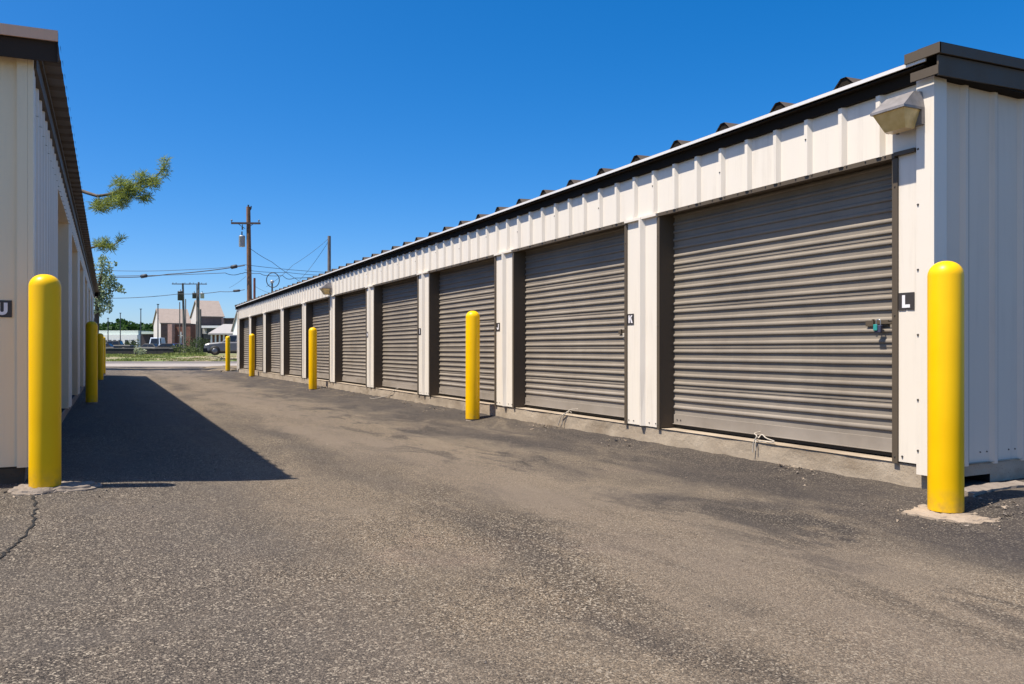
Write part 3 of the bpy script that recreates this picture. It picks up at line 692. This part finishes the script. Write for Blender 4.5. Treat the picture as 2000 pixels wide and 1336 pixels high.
for s in (-1,1): mb.tube([ax+RD(s*.45,-.19,-.04),ax+RD(s*.05,-.16,-.32)],.018,6)
mb.build('arm_brace',M['arm'],up)
mb=MB(); q=W(470.5,440,DM); mb.lathe([(.02,-.30),(.06,-.28),(.035,-.2),(.06,-.18),(.03,-.1),(.02,.02)],q+RD(.15,-.18),8); mb.build('hanging_insulator',M['ins'],up)
mb=MB(); mb.tube([tp+Vector((0,0,-.3)),tp+Vector((0,0,.12))],.05,8); mb.tube([tp+RD(0,0,-.35),tp+RD(.16,0,-.1),tp+RD(.17,0,.05)],.04,8); mb.build('pole_cap',M['can_dark'],up)
can(up,W(472.5,482,DM),.18,.7,M['can'])
p2,b2,t2=pole('utility_pole','slim grey pole without crossarm rising above the white building roof',643,461,60,.15,.12,M['wood_grey'],0,GU)
p3,b3,t3=pole('service_pole','short red brown post standing close beside the tall utility pole',497,543,52,.085,.07,M['rust_red'])
ms,bm,tm=pole('service_mast','short dark mast with round knob under the cable coil',531.5,551,50,.06,.05,M['can_dark'])
mb=MB(); mb.lathe([(.001,-.1),(.10,-.04),(.13,.03),(.10,.10),(.001,.14)],tm,12); mb.build('knob',M['can'],ms)
for px,yt,d,lab,dc in ((357,553,112,'far utility pole with dark transformer, leaning slightly',1),(388,551,118,'far utility pole carrying two pale transformers side by side',0)):
    t,b,tp_=pole('utility_pole',lab,px,yt,d,.2,.13,M['wood_grey'],.25 if dc else -.1,GU)
    crossarm(t,W(px-2 if dc else px,555,d)+RD(0,-.2),1.25,.06,M['arm'],.1,(-.9,-.55,.4,.9))
    if dc: can(t,W(354.5,587,d)+RD(0,-.3),.40,1.35,M['can_dark'])
    else: can(t,W(380.5,583,d)+RD(0,-.2),.28,.85,M['can_dark']); can(t,W(396,583,d)+RD(0,-.2),.28,.85,M['can'])
for px,yt,d,lab,r in ((351,590,114,'thin dark pole just beside the leaning far utility pole',.07),(362.5,584,110,'thin pale pole leaning beside the dark transformer',.07),(384.5,556,119,'thin companion pole beside the two pale transformers',.09),(391.5,604,112,'short thick grey post before the tan roofed building',.12),(384,628,100,'short brown post among the dark bushes',.09)):
    pole('service_pole',lab,px,yt,d,r*1.1,r,M['wood_grey'],0,'thin poles around the far utility poles')
for px,yt,d,lab in ((308.5,595,125,'tall slim lamp post before the brick building'),(275,604,140,'slim lamp post rising from the dark tree line'),(235,612,150,'short slim lamp post above the white sheds'),(211,622,150,'faintest slim post near the beige building')):
    t,b,tp_=pole('light_pole',lab,px,yt,d,.10,.07,M['can_dark'],0,'slim lamp posts in the far yard')
    mb=MB(); mb.box(-.18,.18,-.09,.09,-.02,.10); mb.xform(Matrix.Translation(tp_)); mb.build('lamp_head',M['can_dark'],t)
def wire(pts,label,r=.016,sag=0.,lumps=(),group='overhead cables'):
    P=[]
    for a,b in zip(pts[:-1],pts[1:]):
        a,b=Vector(a),Vector(b)
        for k in range(14):
            t=k/14; q=a.lerp(b,t); q.z-=sag*4*t*(1-t); P.append(q)
    P.append(Vector(pts[-1])); mb=MB(); mb.tube(P,r,6)
    o=tag(mb.build('overhead_wire',M['wire']),label,'cable',group)
    for a,b in lumps:
        mb=MB(); mb.tube([a,a.lerp(b,.12),a.lerp(b,.88),b],[r*1.3,r*4,r*4,r*1.3],8); mb.build('splice_case',M['wire'],o)
D1=DM-.3
wire([W(20,520,D1+4),W(232,529,D1+1),W(380,526,D1),W(478,517,D1),W(640,532,D1+4),W(760,537,D1+6)],'highest cable crossing the tall pole and passing the white roof',.014,.05)
wire([W(20,553,D1+4),W(232,541.5,D1+1),W(330,535.5,D1),W(478,518.5,D1-.05)],'thick cable rising to the tall pole with two splice cases',.028,.06,((W(274,540.5,D1),W(288,538,D1)),(W(450,522.5,D1),W(464,519.5,D1))))
wire([W(20,547,D1+4),W(232,539,D1+1.2),W(440,533,D1+.1),W(455,537,D1+.1),W(470,534,D1+.1),W(478,532,D1+.1),W(508,534,D1+.1),W(520,538,D1+.2),W(552,538,D1+.2),W(562,545,D1+.3),W(575,543,D1+1),W(620,540,D1+2)],'wavy cable running through the coil beside the tall pole',.018,.03)
wire([W(-40,599,D1+4),W(218,582.5,D1+1),W(350,574,D1),W(430,569.5,D1),W(478,565.5,D1)],'lowest cable dropping away from the tall pole',.018,.06,((W(455,568.4,D1),W(469.5,567.4,D1)),))
wire([W(487,484,D1),W(530,511,D1+2),W(590,552,D1+6)],'service cable sloping down from the transformer pole to the roof',.014,.05)
wire([t2+Vector((0,0,-.15)),W(572,518,58),W(520,560,56)],'upper guy cable sloping from the slim grey pole',.012,.1)
wire([t2+Vector((0,0,-.3)),W(612,515,59),W(585,547,58)],'steeper guy cable from the slim grey pole to the roof',.012,.05)
wire([W(478,527,D1+.1),W(560,532,D1+1),W(662,538,D1+4)],'middle cable running from the tall pole behind the white roof',.014,.06)
wire([W(480,540,D1),W(448,562,D1+8)],'thin brace cable slanting down from the tall pole',.008,.05)
wire([W(499,560,52),W(525,572,53)],'thin cable leaving the short red brown post',.008,.03)
mb=MB(); c=W(533,547,D1+.2); P=[c+RD(.385*math.cos(a),0,.44*math.sin(a)) for a in [2*PI*k/36 for k in range(37)]]; mb.tube(P,.026,8,caps=False)
tag(mb.build('cable_coil',M['wire']),'round black loop of spare cable hanging from the wires','cable coil')
# ------------------------------------------------------------------ trees
def tuft(mb,c,L,n,rnd,flat=.5,mi=0,wd=.10):
    for k in range(n):
        a=rnd.uniform(0,2*PI); el=rnd.uniform(-flat,1.1); d=Vector((math.cos(a)*math.cos(el),math.sin(a)*math.cos(el),math.sin(el)))
        s=d.orthogonal().normalized(); s.rotate(Matrix.Rotation(rnd.uniform(0,PI),3,d)); l=L*rnd.uniform(.6,1.2); w=l*wd
        c2=c+d*l*.5
        mb.add([c-s*w*.4,c2-s*w,c+d*l,c2+s*w],[(0,1,2,3)],mi)
def leaves(mb,c,rad,n,size,rnd,mi=0,asp=.55,shell=.0):
    c=Vector(c)
    for k in range(n):
        while True:
            q=Vector((rnd.uniform(-1,1),rnd.uniform(-1,1),rnd.uniform(-1,1)))
            if shell<q.length<1: break
        p=c+Vector((q.x*rad[0],q.y*rad[1],q.z*rad[2])); d=Vector((rnd.gauss(0,1),rnd.gauss(0,1),rnd.gauss(0,.8))).normalized(); s=d.orthogonal().normalized(); s.rotate(Matrix.Rotation(rnd.uniform(0,6.3),3,d)); l=size*rnd.uniform(.6,1.3); w=l*asp*.5
        mb.add([p-d*l*.5,p+s*w,p+d*l*.5,p-s*w],[(0,1,2,3)],mi)
rn=random.Random(21)
DP=36.
tb=RD((62-1000)*DP/F,DP); pine=thing('pine_tree','pine behind the beige roof with one long olive branch reaching out','tree',(tb.x,tb.y,gz(tb.x,tb.y)))
tr=MB(); tr.tube([tb+Vector((0,0,-.1)),tb+Vector((.1,0,4)),tb+Vector((.05,.1,9)),tb+Vector((0,0,12.5))],[.27,.22,.14,.03],12)
cr=MB()
def limb(pts,r0,mb=tr): mb.tube(pts,[r0*(1-.8*i/(len(pts)-1)) for i in range(len(pts))],7)
limb([tb+Vector((0,0,7.6)),W(140,366,DP),W(165,375,DP),W(190,383,DP-.2),W(216,379,DP-.3),W(250,368,DP-.3),W(280,352,DP-.3),W(305,346,DP-.3),W(324,322,DP-.3)],.10)
for a,b in (((190,383),(192,400)),((216,379),(232,398)),((232,372),(236,352)),((250,368),(285,386)),((270,358),(278,338)),((290,350),(305,362))):
    limb([W(*a,DP-.2),W((a[0]+b[0])/2+2,(a[1]+b[1])/2-1,DP-.4),W(*b,DP-.5)],.03)
cl=[(197,401,19,12,150),(230,390,22,17,210),(250,378,14,14,90),(234,357,17,9,55),(252,362,10,8,40),(275,350,12,15,75),(300,357,14,12,90),(322,330,9,20,55),(283,387,14,7,60),(268,372,14,10,70),(326,314,3,7,10)]
def pine_clump(cx,cy,rx,ry,n,d=DP-.3):
    n=int(n*.72); rx*=1.08; ry*=1.1
    for k in range(n):
        while True:
            a,b,c=rn.uniform(-1,1),rn.uniform(-1,1),rn.uniform(-1,1)
            if a*a+b*b+c*c<1: break
        p=W(cx+a*rx,cy+b*ry,d+c*.8*rx*d/F*1.4); tuft(cr,p,.30,8,rn,.85,0,.045)
for c in cl: pine_clump(*c)
for c in ((196,480,13,10,60),(214,484,11,6,40),(232,471,5,7,12),(238,466,4,4,8),(205,472,8,6,20)): pine_clump(*c)
limb([tb+Vector((0,0,4.6)),W(160,488,DP),W(190,481,DP-.3),W(215,484,DP-.3),W(238,468,DP-.3)],.07)
for k in range(70):                              # the hidden remainder of the crown, round the trunk
    z=rn.uniform(3.5,12.6); a=rn.uniform(0,2*PI); l=rn.uniform(.5,1.5)*(1-(z-3)/13)*1.7
    e=tb+Vector((math.cos(a)*l,math.sin(a)*l,z+.1*l)); limb([tb+Vector((0,0,z-.2)),tb+Vector((math.cos(a)*l*.5,math.sin(a)*l*.5,z)),e],.04)
    for j in range(38): tuft(cr,tb+Vector((math.cos(a)*l*rn.uniform(.3,1.1)+rn.gauss(0,.22),math.sin(a)*l*rn.uniform(.3,1.1)+rn.gauss(0,.22),z+rn.gauss(0,.16))),.24,6,rn,.7,0,.09)
tr.build('trunk',M['bark'],pine); cr.build('crown',M['needles'],pine)
DB=41.
bb=RD((184-1000)*DB/F,DB); bt=thing('broadleaf_tree','pale green loose leaved tree past the end of the beige building','tree',(bb.x,bb.y,gz(bb.x,bb.y)))
tr2=MB(); tr2.tube([bb+Vector((0,0,-.1)),W(188,640,DB),W(190,590,DB),W(196,545,DB),W(203,515,DB)],[.16,.14,.11,.06,.02],10)
for a,b in (((190,590),(226,565)),((192,575),(215,600)),((195,555),(222,535)),((190,585),(150,555)),((194,560),(160,525))): limb([W(*a,DB),W((a[0]+b[0])/2,(a[1]+b[1])/2-4,DB+.2),W(*b,DB)],.05,tr2)
cr2=MB()
for cx,cy,rx,ry,n in ((205,520,15,20,330),(214,548,15,16,300),(222,560,16,10,220),(236,566,8,6,60),(207,580,14,18,330),(212,600,9,12,120),(198,560,14,30,420),(243,571,3,3,10),(195,600,9,20,160),(172,560,22,40,500),(165,520,22,26,350),(180,600,20,20,250),(226,515,4,5,25),(200,503,8,6,60)):
    c=W(cx,cy,DB+rn.uniform(-.3,.3)); leaves(cr2,c,(rx*DB/F,rx*DB/F*1.3,ry*DB/F),n,.14,rn,0,.5)
tr2.build('trunk',M['bark'],bt); cr2.build('crown',M['pale_leaf'],bt)
# far wood: reads as one mass
mb=MB()
for k in range(420):
    px=rn.uniform(60,330); d=rn.uniform(260,330); h=10.2+2.0*mnoise.noise(Vector((px*.05,1.,2.)))+1.3*mnoise.noise(Vector((px*.21,4.,2.)))
    if 225<px<248: h+=1.9*(1-abs(px-236)/12)
    b=RD((px-1000)*d/F,d,.4); hh=h*d/290
    leaves(mb,b+Vector((0,0,hh*.5)),(3.2,2.6,hh*.5),66,1.4,rn,0,.8)
tag(mb.build('far_wood',M['wood']),'dark green far line of trees beyond the white sheds','trees',kind='stuff')
# ------------------------------------------------------------------ far buildings
def cbox(mb,pxa,pxb,yt,yb,d,dep,mi=0):
    r0,r1=(pxa-1000)*d/F,(pxb-1000)*d/F; z0,z1=CAM+(HZ-yb)*d/F,CAM+(HZ-yt)*d/F
    A=Matrix.Rotation(-TH,4,'Z'); mb.box(r0,r1,d,d+dep,z0,z1,mi,A)
def gable(name,label,pxc,pxl,pxr,d,ang,ye,yr,mw,mg,mr,yb=None,over=.25):
    a=math.radians(ang); u=Vector((math.cos(a),math.sin(a))); v=Vector((-math.sin(a),math.cos(a))); c=Vector(((pxc-1000)*d/F,d))
    def solve(px,e):
        k=(px-1000)/F; return (k*c.y-c.x)/(e.x-k*e.y)
    L,w=solve(pxr,u),solve(pxl,v); ze=CAM+(HZ-ye)*d/F; dr=c.y+(v*w*.5).y; zr=CAM+(HZ-yr)*dr/F
    b=RD(c.x,c.y); gb=.42
    t=thing(name,label,'building',(b.x,b.y,gb))
    def P(i,j,z): q=c+u*i+v*j; return RD(q.x,q.y,z)
    mb=MB(); mb.add([P(0,0,gb-.3),P(L,0,gb-.3),P(L,w,gb-.3),P(0,w,gb-.3),P(0,0,ze),P(L,0,ze),P(L,w,ze),P(0,w,ze)],[(0,1,5,4),(1,2,6,5),(2,3,7,6)],0)
    mb.add([P(0,0,gb-.3),P(0,w,gb-.3),P(0,0,ze),P(0,w,ze),P(0,w/2,zr)],[(1,0,2,4,3)],1); mb.add([P(L,0,ze),P(L,w,ze),P(L,w/2,zr)],[(0,1,2)],1)
    mb.build('wall',[mw,mg],t)
    o=over; k=(zr-ze)/(w/2); th=.15; mb=MB()
    for j0,j1 in ((-o,w/2),(w+o,w/2)):
        z0=ze-k*o; A=[P(-o,j0,z0+.02),P(L+o,j0,z0+.02),P(L+o,j1,zr+.02),P(-o,j1,zr+.02)]; mb.frustum(A,[q+Vector((0,0,th)) for q in A])
    mb.build('roof',mr,t); return t,P,L,w,ze,zr
A_,P,L,w,ze,zr=gable('brick_building','tan roofed brick building with white gable behind the dark transformer',314,300,372,172,33,630.5,604,M['brick_dk'],M['stucco'],M['tan_roof'])
mb=MB(); A=[P(L*.30,-.03,.4),P(L*.40,-.03,.4)]
mb.box(0,1.0,-.06,-.01,.6,ze*.62,0,Matrix.Translation(P(L*.38,0,0))@Matrix.Rotation(-TH+math.radians(33),4,'Z')); mb.build('window',M['glass'],A_)
an=thing('brick_annex','low red brick annex with pinkish pier before the tan roofed building','building',RD((328-1000)*160/F,160,.42))
mb=MB(); cbox(mb,336,372,634,690,160,6); mb.build('wall',M['brick'],an)
mb=MB(); cbox(mb,335.5,372.5,632,633.9,159.9,6.3); mb.build('roof',M['dk_roof'],an)
mb=MB(); cbox(mb,327.5,335.8,633,690,158.5,3); mb.build('pier',M['pinkish'],an)
mb=MB(); cbox(mb,352.5,354,648,672,159.8,.15); cbox(mb,348,358,655,656,159.8,.15); mb.build('white_post',M['white_p'],an)
B_,P,L,w,ze,zr=gable('hall_building','taller tan roofed hall with pale gable and dark upper band','393 '.strip() and 393,373,436,165,33,617.5,588,M['brick_dk'],M['stucco'],M['tan_roof'])
mb=MB(); cbox(mb,393.5,432,636,640.5,162,2.5); mb.build('canopy',M['white_p'],B_)
mb=MB(); cbox(mb,394,424,641,662,163.4,.3); mb.build('window',M['glass'],B_)
mb=MB(); 
for q in (396,399,401.5): cbox(mb,q,q+1.2,642,652,163.2,.18)
mb.build('window_frame',M['white_p'],B_)
lw=thing('low_building','low dark brick building with pink chimney behind the pavilion','building',RD((446-1000)*168/F,168,.42))
mb=MB(); cbox(mb,436,500,623,690,168,8); mb.build('wall',M['brick_dk'],lw)
mb=MB(); cbox(mb,435,501,621,622.9,167.6,9); mb.build('roof',M['dk_roof'],lw)
mb=MB(); cbox(mb,430.5,436.5,620.5,650,167.2,1.2); mb.build('chimney',M['pinkish'],lw)
# pavilion
DV=140.; pv=thing('pavilion','open pavilion with pale grey hipped roof behind the pickup','pavilion',RD((435-1000)*DV/F,DV,.42))
def cp(px,py,d): return W(px,py,d)
e0,e1=DV-2,DV+6; mb=MB()
vs=[cp(406,651,e0),cp(500,651,e0),cp(503,651.2,e1),cp(409,651.2,e1),cp(436,633,DV+1.5),cp(480,633,DV+1.5),cp(480,633,DV+2.5),cp(436,633,DV+2.5)]
mb.frustum(vs[:4],vs[4:]); mb.frustum([v-Vector((0,0,.25)) for v in vs[:4]],[v-Vector((0,0,.005)) for v in vs[:4]]); mb.build('roof',M['grey_roof'],pv)
for px in (413,421,429,437,446,455,464):
    mb=MB(); q=cp(px,653,e0+.5); mb.box(-.12,.12,-.12,.12,.3,q.z,0,Matrix.Translation((q.x,q.y,0))); mb.build('post',M['white_p'],pv)
mb=MB(); cbox(mb,414,470,654,690,DV+5,.3); mb.build('back_wall',M['brick'],pv)
H_,P,L,w,ze,zr=gable('white_house','white gabled house half hidden by the end of the white building',478,455,520,125,50,642,603,M['white_p'],M['white_p'],M['grey_roof'])
ws=thing('white_shed','long low white shed with pale green roof below the tree line','building',RD((240-1000)*190/F,190,.42))
mb=MB(); cbox(mb,120,268,654,690,190,8); mb.build('wall',M['white_p'],ws)
mb=MB(); cbox(mb,118,270,645.5,653.9,191,7); mb.build('roof',M['green_w'],ws)
mb=MB()
for q in (203,212,221,231,244,257): cbox(mb,q,q+5,664,690,189.8,.15)
mb.build('door',M['glass'],ws)
ws2=thing('white_shed','smaller white roofed shed between the long shed and brick building','building',RD((285-1000)*185/F,185,.42))
mb=MB(); cbox(mb,276,299,652.5,690,185,6); mb.build('wall',M['dk_roof'],ws2)
mb=MB(); cbox(mb,275,300,647.5,652.4,184.5,7); mb.build('roof',M['green_w'],ws2)
# ------------------------------------------------------------------ vehicles (local: +x forward, z up)
def loft(mb,secs,mi=0,smooth=False):
    vs=[]; n=len(secs[0])
    for s in secs: vs+=s
    fs=[(i*n+k,i*n+(k+1)%n,(i+1)*n+(k+1)%n,(i+1)*n+k) for i in range(len(secs)-1) for k in range(n)]
    fs+=[tuple(range(n-1,-1,-1)),tuple(range((len(secs)-1)*n,len(secs)*n))]; mb.add(vs,fs,mi,smooth)
def car(label,cat,name,pos,heading,paint,kind='sedan',group=None):
    t=thing(name,label,cat,pos,group); t.rotation_euler=(0,0,heading)
    if kind=='pickup': hood,belt,roof_,hl=1.20,1.26,1.92,2.8; cab=(1.25,.55,-1.05,-1.25)
    elif kind=='van': hood,belt,roof_,hl=1.15,1.35,2.55,2.7; cab=(2.1,1.65,-2.6,-2.68)
    else: hood,belt,roof_,hl=.88,.95,1.48,2.2; cab=(.95,.25,-1.15,-1.75)
    W2=.95 if kind!='sedan' else .88
    def sec(x,zb,zt,hw): c=.1; return [Vector((x,y,z)) for y,z in ((-hw+.05,zb),(-hw,zb+c),(-hw,zt-c*1.2),(-hw+c,zt),(hw-c,zt),(hw,zt-c*1.2),(hw,zb+c),(hw-.05,zb))]
    zb=.36 if kind!='sedan' else .26
    mb=MB(); loft(mb,[sec(-hl,zb+.18,belt-.12,W2-.06),sec(-hl+.1,zb+.05,belt-.02,W2-.01),sec(-hl*.4,zb,belt,W2),sec(cab[0]-.05,zb,belt,W2),sec(cab[0]+.25,zb,hood+.03,W2),sec(hl-.45,zb,hood-.06,W2-.03),sec(hl-.12,zb+.02,hood-.16,W2-.09),sec(hl,zb+.12,hood-.3,W2-.2)])
    mb.build('body',paint,None,(0,0,0)).parent=t
    mb=MB(); mb.box(-hl+.3,hl-.3,-W2+.15,W2-.15,.17,zb+.1); mb.build('underbody',M['black'],None,(0,0,0)).parent=t
    mb=MB()
    lo=[(x,y,belt-.02) for x,y in ((cab[3],-W2+.07),(cab[0],-W2+.07),(cab[0],W2-.07),(cab[3],W2-.07))]; hi=[(x,y,roof_) for x,y in ((cab[2],-W2+.24),(cab[1],-W2+.24),(cab[1],W2-.24),(cab[2],W2-.24))]
    mb.frustum(lo,hi); o=mb.build('cabin',paint,None,(0,0,0)); o.parent=t; bv=o.modifiers.new('b','BEVEL'); bv.width=.07; bv.segments=2
    def lp(f,g,s): # point on a cabin side: f along, g up
        a=Vector(lo[0]).lerp(Vector(lo[1]),f); b=Vector(hi[0]).lerp(Vector(hi[1]),f); p=a.lerp(b,g); p.y=p.y*(1 if s<0 else -1); p.y+= .012*s; return p
    for s in (-1,1):
        for f0,f1 in ((.10,.49),(.54,.92)) if kind!='van' else ((.80,.95),):
            mb=MB(); q=[lp(f0,.12,s),lp(f1,.12,s),lp(f1,.84,s),lp(f0,.84,s)]; i=[p-Vector((0,.02*s,0)) for p in q]; mb.frustum(q,i); mb.build('window',M['glass'],None,(0,0,0)).parent=t
    def fr(f,g,front):
        i,j=((1,2) if front else (0,3)); a=Vector(lo[i]).lerp(Vector(lo[j]),f); b=Vector(hi[i]).lerp(Vector(hi[j]),f); p=a.lerp(b,g); p.x+=.012*(1 if front else -1); return p
    for front in (True,False):
        mb=MB(); q=[fr(.1,.12,front),fr(.9,.12,front),fr(.9,.86,front),fr(.1,.86,front)]; mb.frustum(q,[p-Vector((.02*(1 if front else -1),0,0)) for p in q]); mb.build('windscreen',M['glass'],None,(0,0,0)).parent=t
    rw=.40 if kind!='sedan' else .32
    for x in (hl-.95,-hl+1.05):
        for s in (-1,1):
            mb=MB(); mb.lathe([(.001,-.12),(rw*.9,-.12),(rw,-.09),(rw,.09),(rw*.9,.12),(.001,.12)],n=20); mb.xform(Matrix.Translation((x,s*(W2-.1),rw))@Matrix.Rotation(PI/2,4,'X')); wv=mb.build('wheel',M['black'],None,(0,0,0)); wv.parent=t
            mb=MB(); mb.lathe([(.001,-.125),(rw*.3,-.13),(rw*.6,-.125),(rw*.62,-.10)],n=16); mb.xform(Matrix.Translation((x,s*(W2-.1),rw))@Matrix.Rotation(PI/2 if s<0 else -PI/2,4,'X')@Matrix.Rotation(PI,4,'X')); q=mb.build('rim',M['rim'],None,(0,0,0)); q.parent=wv
            mb=MB(); mb.lathe([(rw*1.17,-.01),(rw*1.17,.01),(.001,.012)],n=20); mb.xform(Matrix.Translation((x,s*(W2+.004),rw+.03))@Matrix.Rotation(-s*PI/2,4,'X')); mb.v=[v if v.z>zb else Vector((v.x,v.y,zb)) for v in mb.v]; mb.build('wheel_arch',M['black'],None,(0,0,0)).parent=t
    for s in (-1,1):
        mb=MB(); mb.box(hl-.16,hl-.02,*sorted((s*(W2-.36),s*(W2-.12))),hood-.36,hood-.2); mb.build('headlight',M['light'],None,(0,0,0)).parent=t
    mb=MB(); mb.box(hl-.1,hl+.025,-W2+.42,W2-.42,hood-.42,hood-.2); mb.build('grille',M['carblack'],None,(0,0,0)).parent=t
    mb=MB(); mb.box(hl-.3,hl+.07,-W2+.06,W2-.06,zb-.06,zb+.30); mb.build('bumper',M['carblack'],None,(0,0,0)).parent=t
    return t
HL=-TH+PI    # heading along -right
def gpos(px,d): p=RD((px-1000)*d/F,d); return Vector((p.x,p.y,gz(p.x,p.y)))
car('silver pickup truck parked on the bank beside the white building','pickup','pickup_truck',gpos(461,76),HL+.30,M['silver'],'pickup')
car('pale blue white van parked facing the lane before the brick building','van','delivery_van',gpos(307,135),-PI/2-TH+.22,M['carblue'],'van')
GC='cars parked behind the dark fence'
car('black car parked beside the pale blue van','car','parked_car',gpos(321,122),HL+.2,M['carblack'],'sedan',GC)
car('dark purple car parked before the brick annex','car','parked_car',gpos(341,124),HL+.5,M['carpurple'],'sedan',GC)
car('dark grey car parked before the smaller shed','car','parked_car',gpos(289,128),HL-.1,M['cargrey'],'sedan',GC)
car('dark car parked nearest the beige building beyond the fence','car','parked_car',gpos(197,118),HL+.1,M['carblack'],'sedan',GC)
car('dark pickup parked before the long white shed','pickup','pickup_truck',gpos(222,124),HL+.15,M['cargrey'],'pickup',GC)
# ------------------------------------------------------------------ fence, shrubs, verge
DF=92.; fn=thing('low_fence','low dark board fence with pale top rail along the yard','fence',gpos(260,DF))
mb=MB(); r0,r1=(60-1000)*DF/F,(336-1000)*DF/F; A=Matrix.Rotation(-TH,4,'Z')
x=r0
while x<r1: mb.box(x,x+.95,DF,DF+.04,.35,.42+.62+R.uniform(-.02,.02),0,A); x+=.97
mb.build('boards',M['fence_dk'],fn)
mb=MB(); mb.box(r0,r1+.1,DF-.06,DF+.1,1.06,1.13,0,A); mb.build('rail',M['fence_rail'],fn)
x=r0
while x<r1+.2: mb=MB(); mb.box(x-.06,x+.06,DF+.045,DF+.16,.3,1.2,0,A); mb.build('post',M['fence_dk'],fn); x+=2.4
def shrub(px,d,rx,h,mat,label,n=260,size=.16,group='shrubs on the far bank'):
    b=gpos(px,d); t=thing('shrub',label,'shrub',b,group); mb=MB()
    for k in range(5): leaves(mb,b+Vector((R.uniform(-.5,.5)*rx,R.uniform(-.5,.5)*rx,h*R.uniform(.3,.68))),(rx*.6,rx*.6,h*.36),n//5,size,rn,0,.6)
    mb.build('foliage',mat,t); mb=MB()
    for k in range(4): mb.tube([b+Vector((0,0,-.05)),b+Vector((R.uniform(-.4,.4)*rx,R.uniform(-.4,.4)*rx,h*.6))],[.03,.012],5)
    mb.build('stem',M['bark'],t)
shrub(265,82,.35,.9,M['pale_bush'],'smaller pale shrub at the foot of the dark fence',160,.13)
shrub(278,82,.55,.85,M['pale_bush'],'wider pale shrub at the foot of the dark fence',240,.13)
shrub(379,104,1.2,2.3,M['dk_bush'],'dark round shrub between the far utility poles',420,.2)
shrub(395,98,1.2,2.1,M['dk_bush'],'dark shrub just behind the bonnet of the pickup',420,.2)
shrub(372,92,1.0,1.2,M['bush'],'olive shrub at the foot of the far utility poles',320,.17)
shrub(350,95,1.5,1.3,M['bush'],'olive shrub beside the leaning far pole',380,.17)
shrub(388,90,1.0,1.0,M['bush'],'low olive shrub nearest the pickup front',300,.17)
shrub(252,150,2.0,2.6,M['dk_bush'],'grey green shrub before the long white shed',320,.35)
mb=MB()
for k in range(5200):
    px=rn.uniform(170,500); d=rn.uniform(62.5,92); 
    if px>400 and d>72: continue
    b=gpos(px,d); m=mnoise.noise(Vector((b.x*.25,b.y*.25,3.)))
    if m<.0 and rn.random()<.85: continue
    h=rn.uniform(.015,.07)*(1+.9*max(0,m))*(4. if (320<px<400 and d>84) else 1.)
    for j in range(3):
        a=rn.uniform(0,6.3); dx=Vector((math.cos(a),math.sin(a),0))*.05; p=b+Vector((rn.gauss(0,.12),rn.gauss(0,.12),-.07)); tip=p+Vector((rn.gauss(0,.06),rn.gauss(0,.06),h+.07)); mb.add([p-dx,p+dx,tip],[(0,1,2)])
tag(mb.build('verge_grass',M['blade']),'green and straw coloured grass on the far verge','grass',kind='stuff')
M['straw']=simple('dry_bank',(.30,.245,.15),.95,.3,.8,0,.5,5)
def rdp(px,d): p=RD((px-1000)*d/F,d); return (p.x,p.y)
patch('dry_bank',[rdp(330,64),rdp(400,62.3),rdp(440,66),rdp(520,67),rdp(520,75),rdp(440,76),rdp(395,73),rdp(360,70)],-.02,M['straw'],.8)
# ------------------------------------------------------------------ light, sky, camera
SUN=Vector((-.51,.015,1.)).normalized(); el=math.asin(SUN.z); az=math.atan2(SUN.x,SUN.y)
ld=bpy.data.lights.new('sun','SUN'); ld.energy=4.4; ld.angle=math.radians(.55); ld.color=(1,.92,.80)
lo_=bpy.data.objects.new('sun',ld); COL.objects.link(lo_); lo_.rotation_euler=SUN.to_track_quat('Z','Y').to_euler(); lo_.location=(-8,4,20)
w=bpy.data.worlds.new('World'); sc.world=w; w.use_nodes=True; nt=w.node_tree
sk=nt.nodes.new('ShaderNodeTexSky'); sk.sky_type='NISHITA'; sk.sun_disc=False; sk.sun_elevation=el; sk.sun_rotation=az
sk.altitude=0; sk.air_density=.68; sk.dust_density=.95; sk.ozone_density=6.
hs=nt.nodes.new('ShaderNodeHueSaturation'); hs.inputs['Saturation'].default_value=1.5; ga=nt.nodes.new('ShaderNodeGamma'); ga.inputs[1].default_value=.8; hs.inputs['Hue'].default_value=.504
nt.links.new(sk.outputs[0],ga.inputs[0]); nt.links.new(ga.outputs[0],hs.inputs['Color']); nt.links.new(hs.outputs[0],nt.nodes['Background'].inputs[0]); nt.nodes['Background'].inputs[1].default_value=.145
cd=bpy.data.cameras.new('camera'); cam=bpy.data.objects.new('camera',cd); COL.objects.link(cam); sc.camera=cam
cam.location=(0,0,CAM); cam.rotation_euler=(PI/2,0,-TH); cd.sensor_width=36; cd.lens=28.; cd.shift_y=(HZ-668)/2000; cd.clip_end=6000; cd.clip_start=.05
sc.view_settings.view_transform='Standard'; sc.view_settings.look='None'; sc.view_settings.exposure=.8; sc.view_settings.gamma=1; sc.view_settings.use_curve_mapping=False
sc.cycles.max_bounces=8; sc.cycles.diffuse_bounces=4
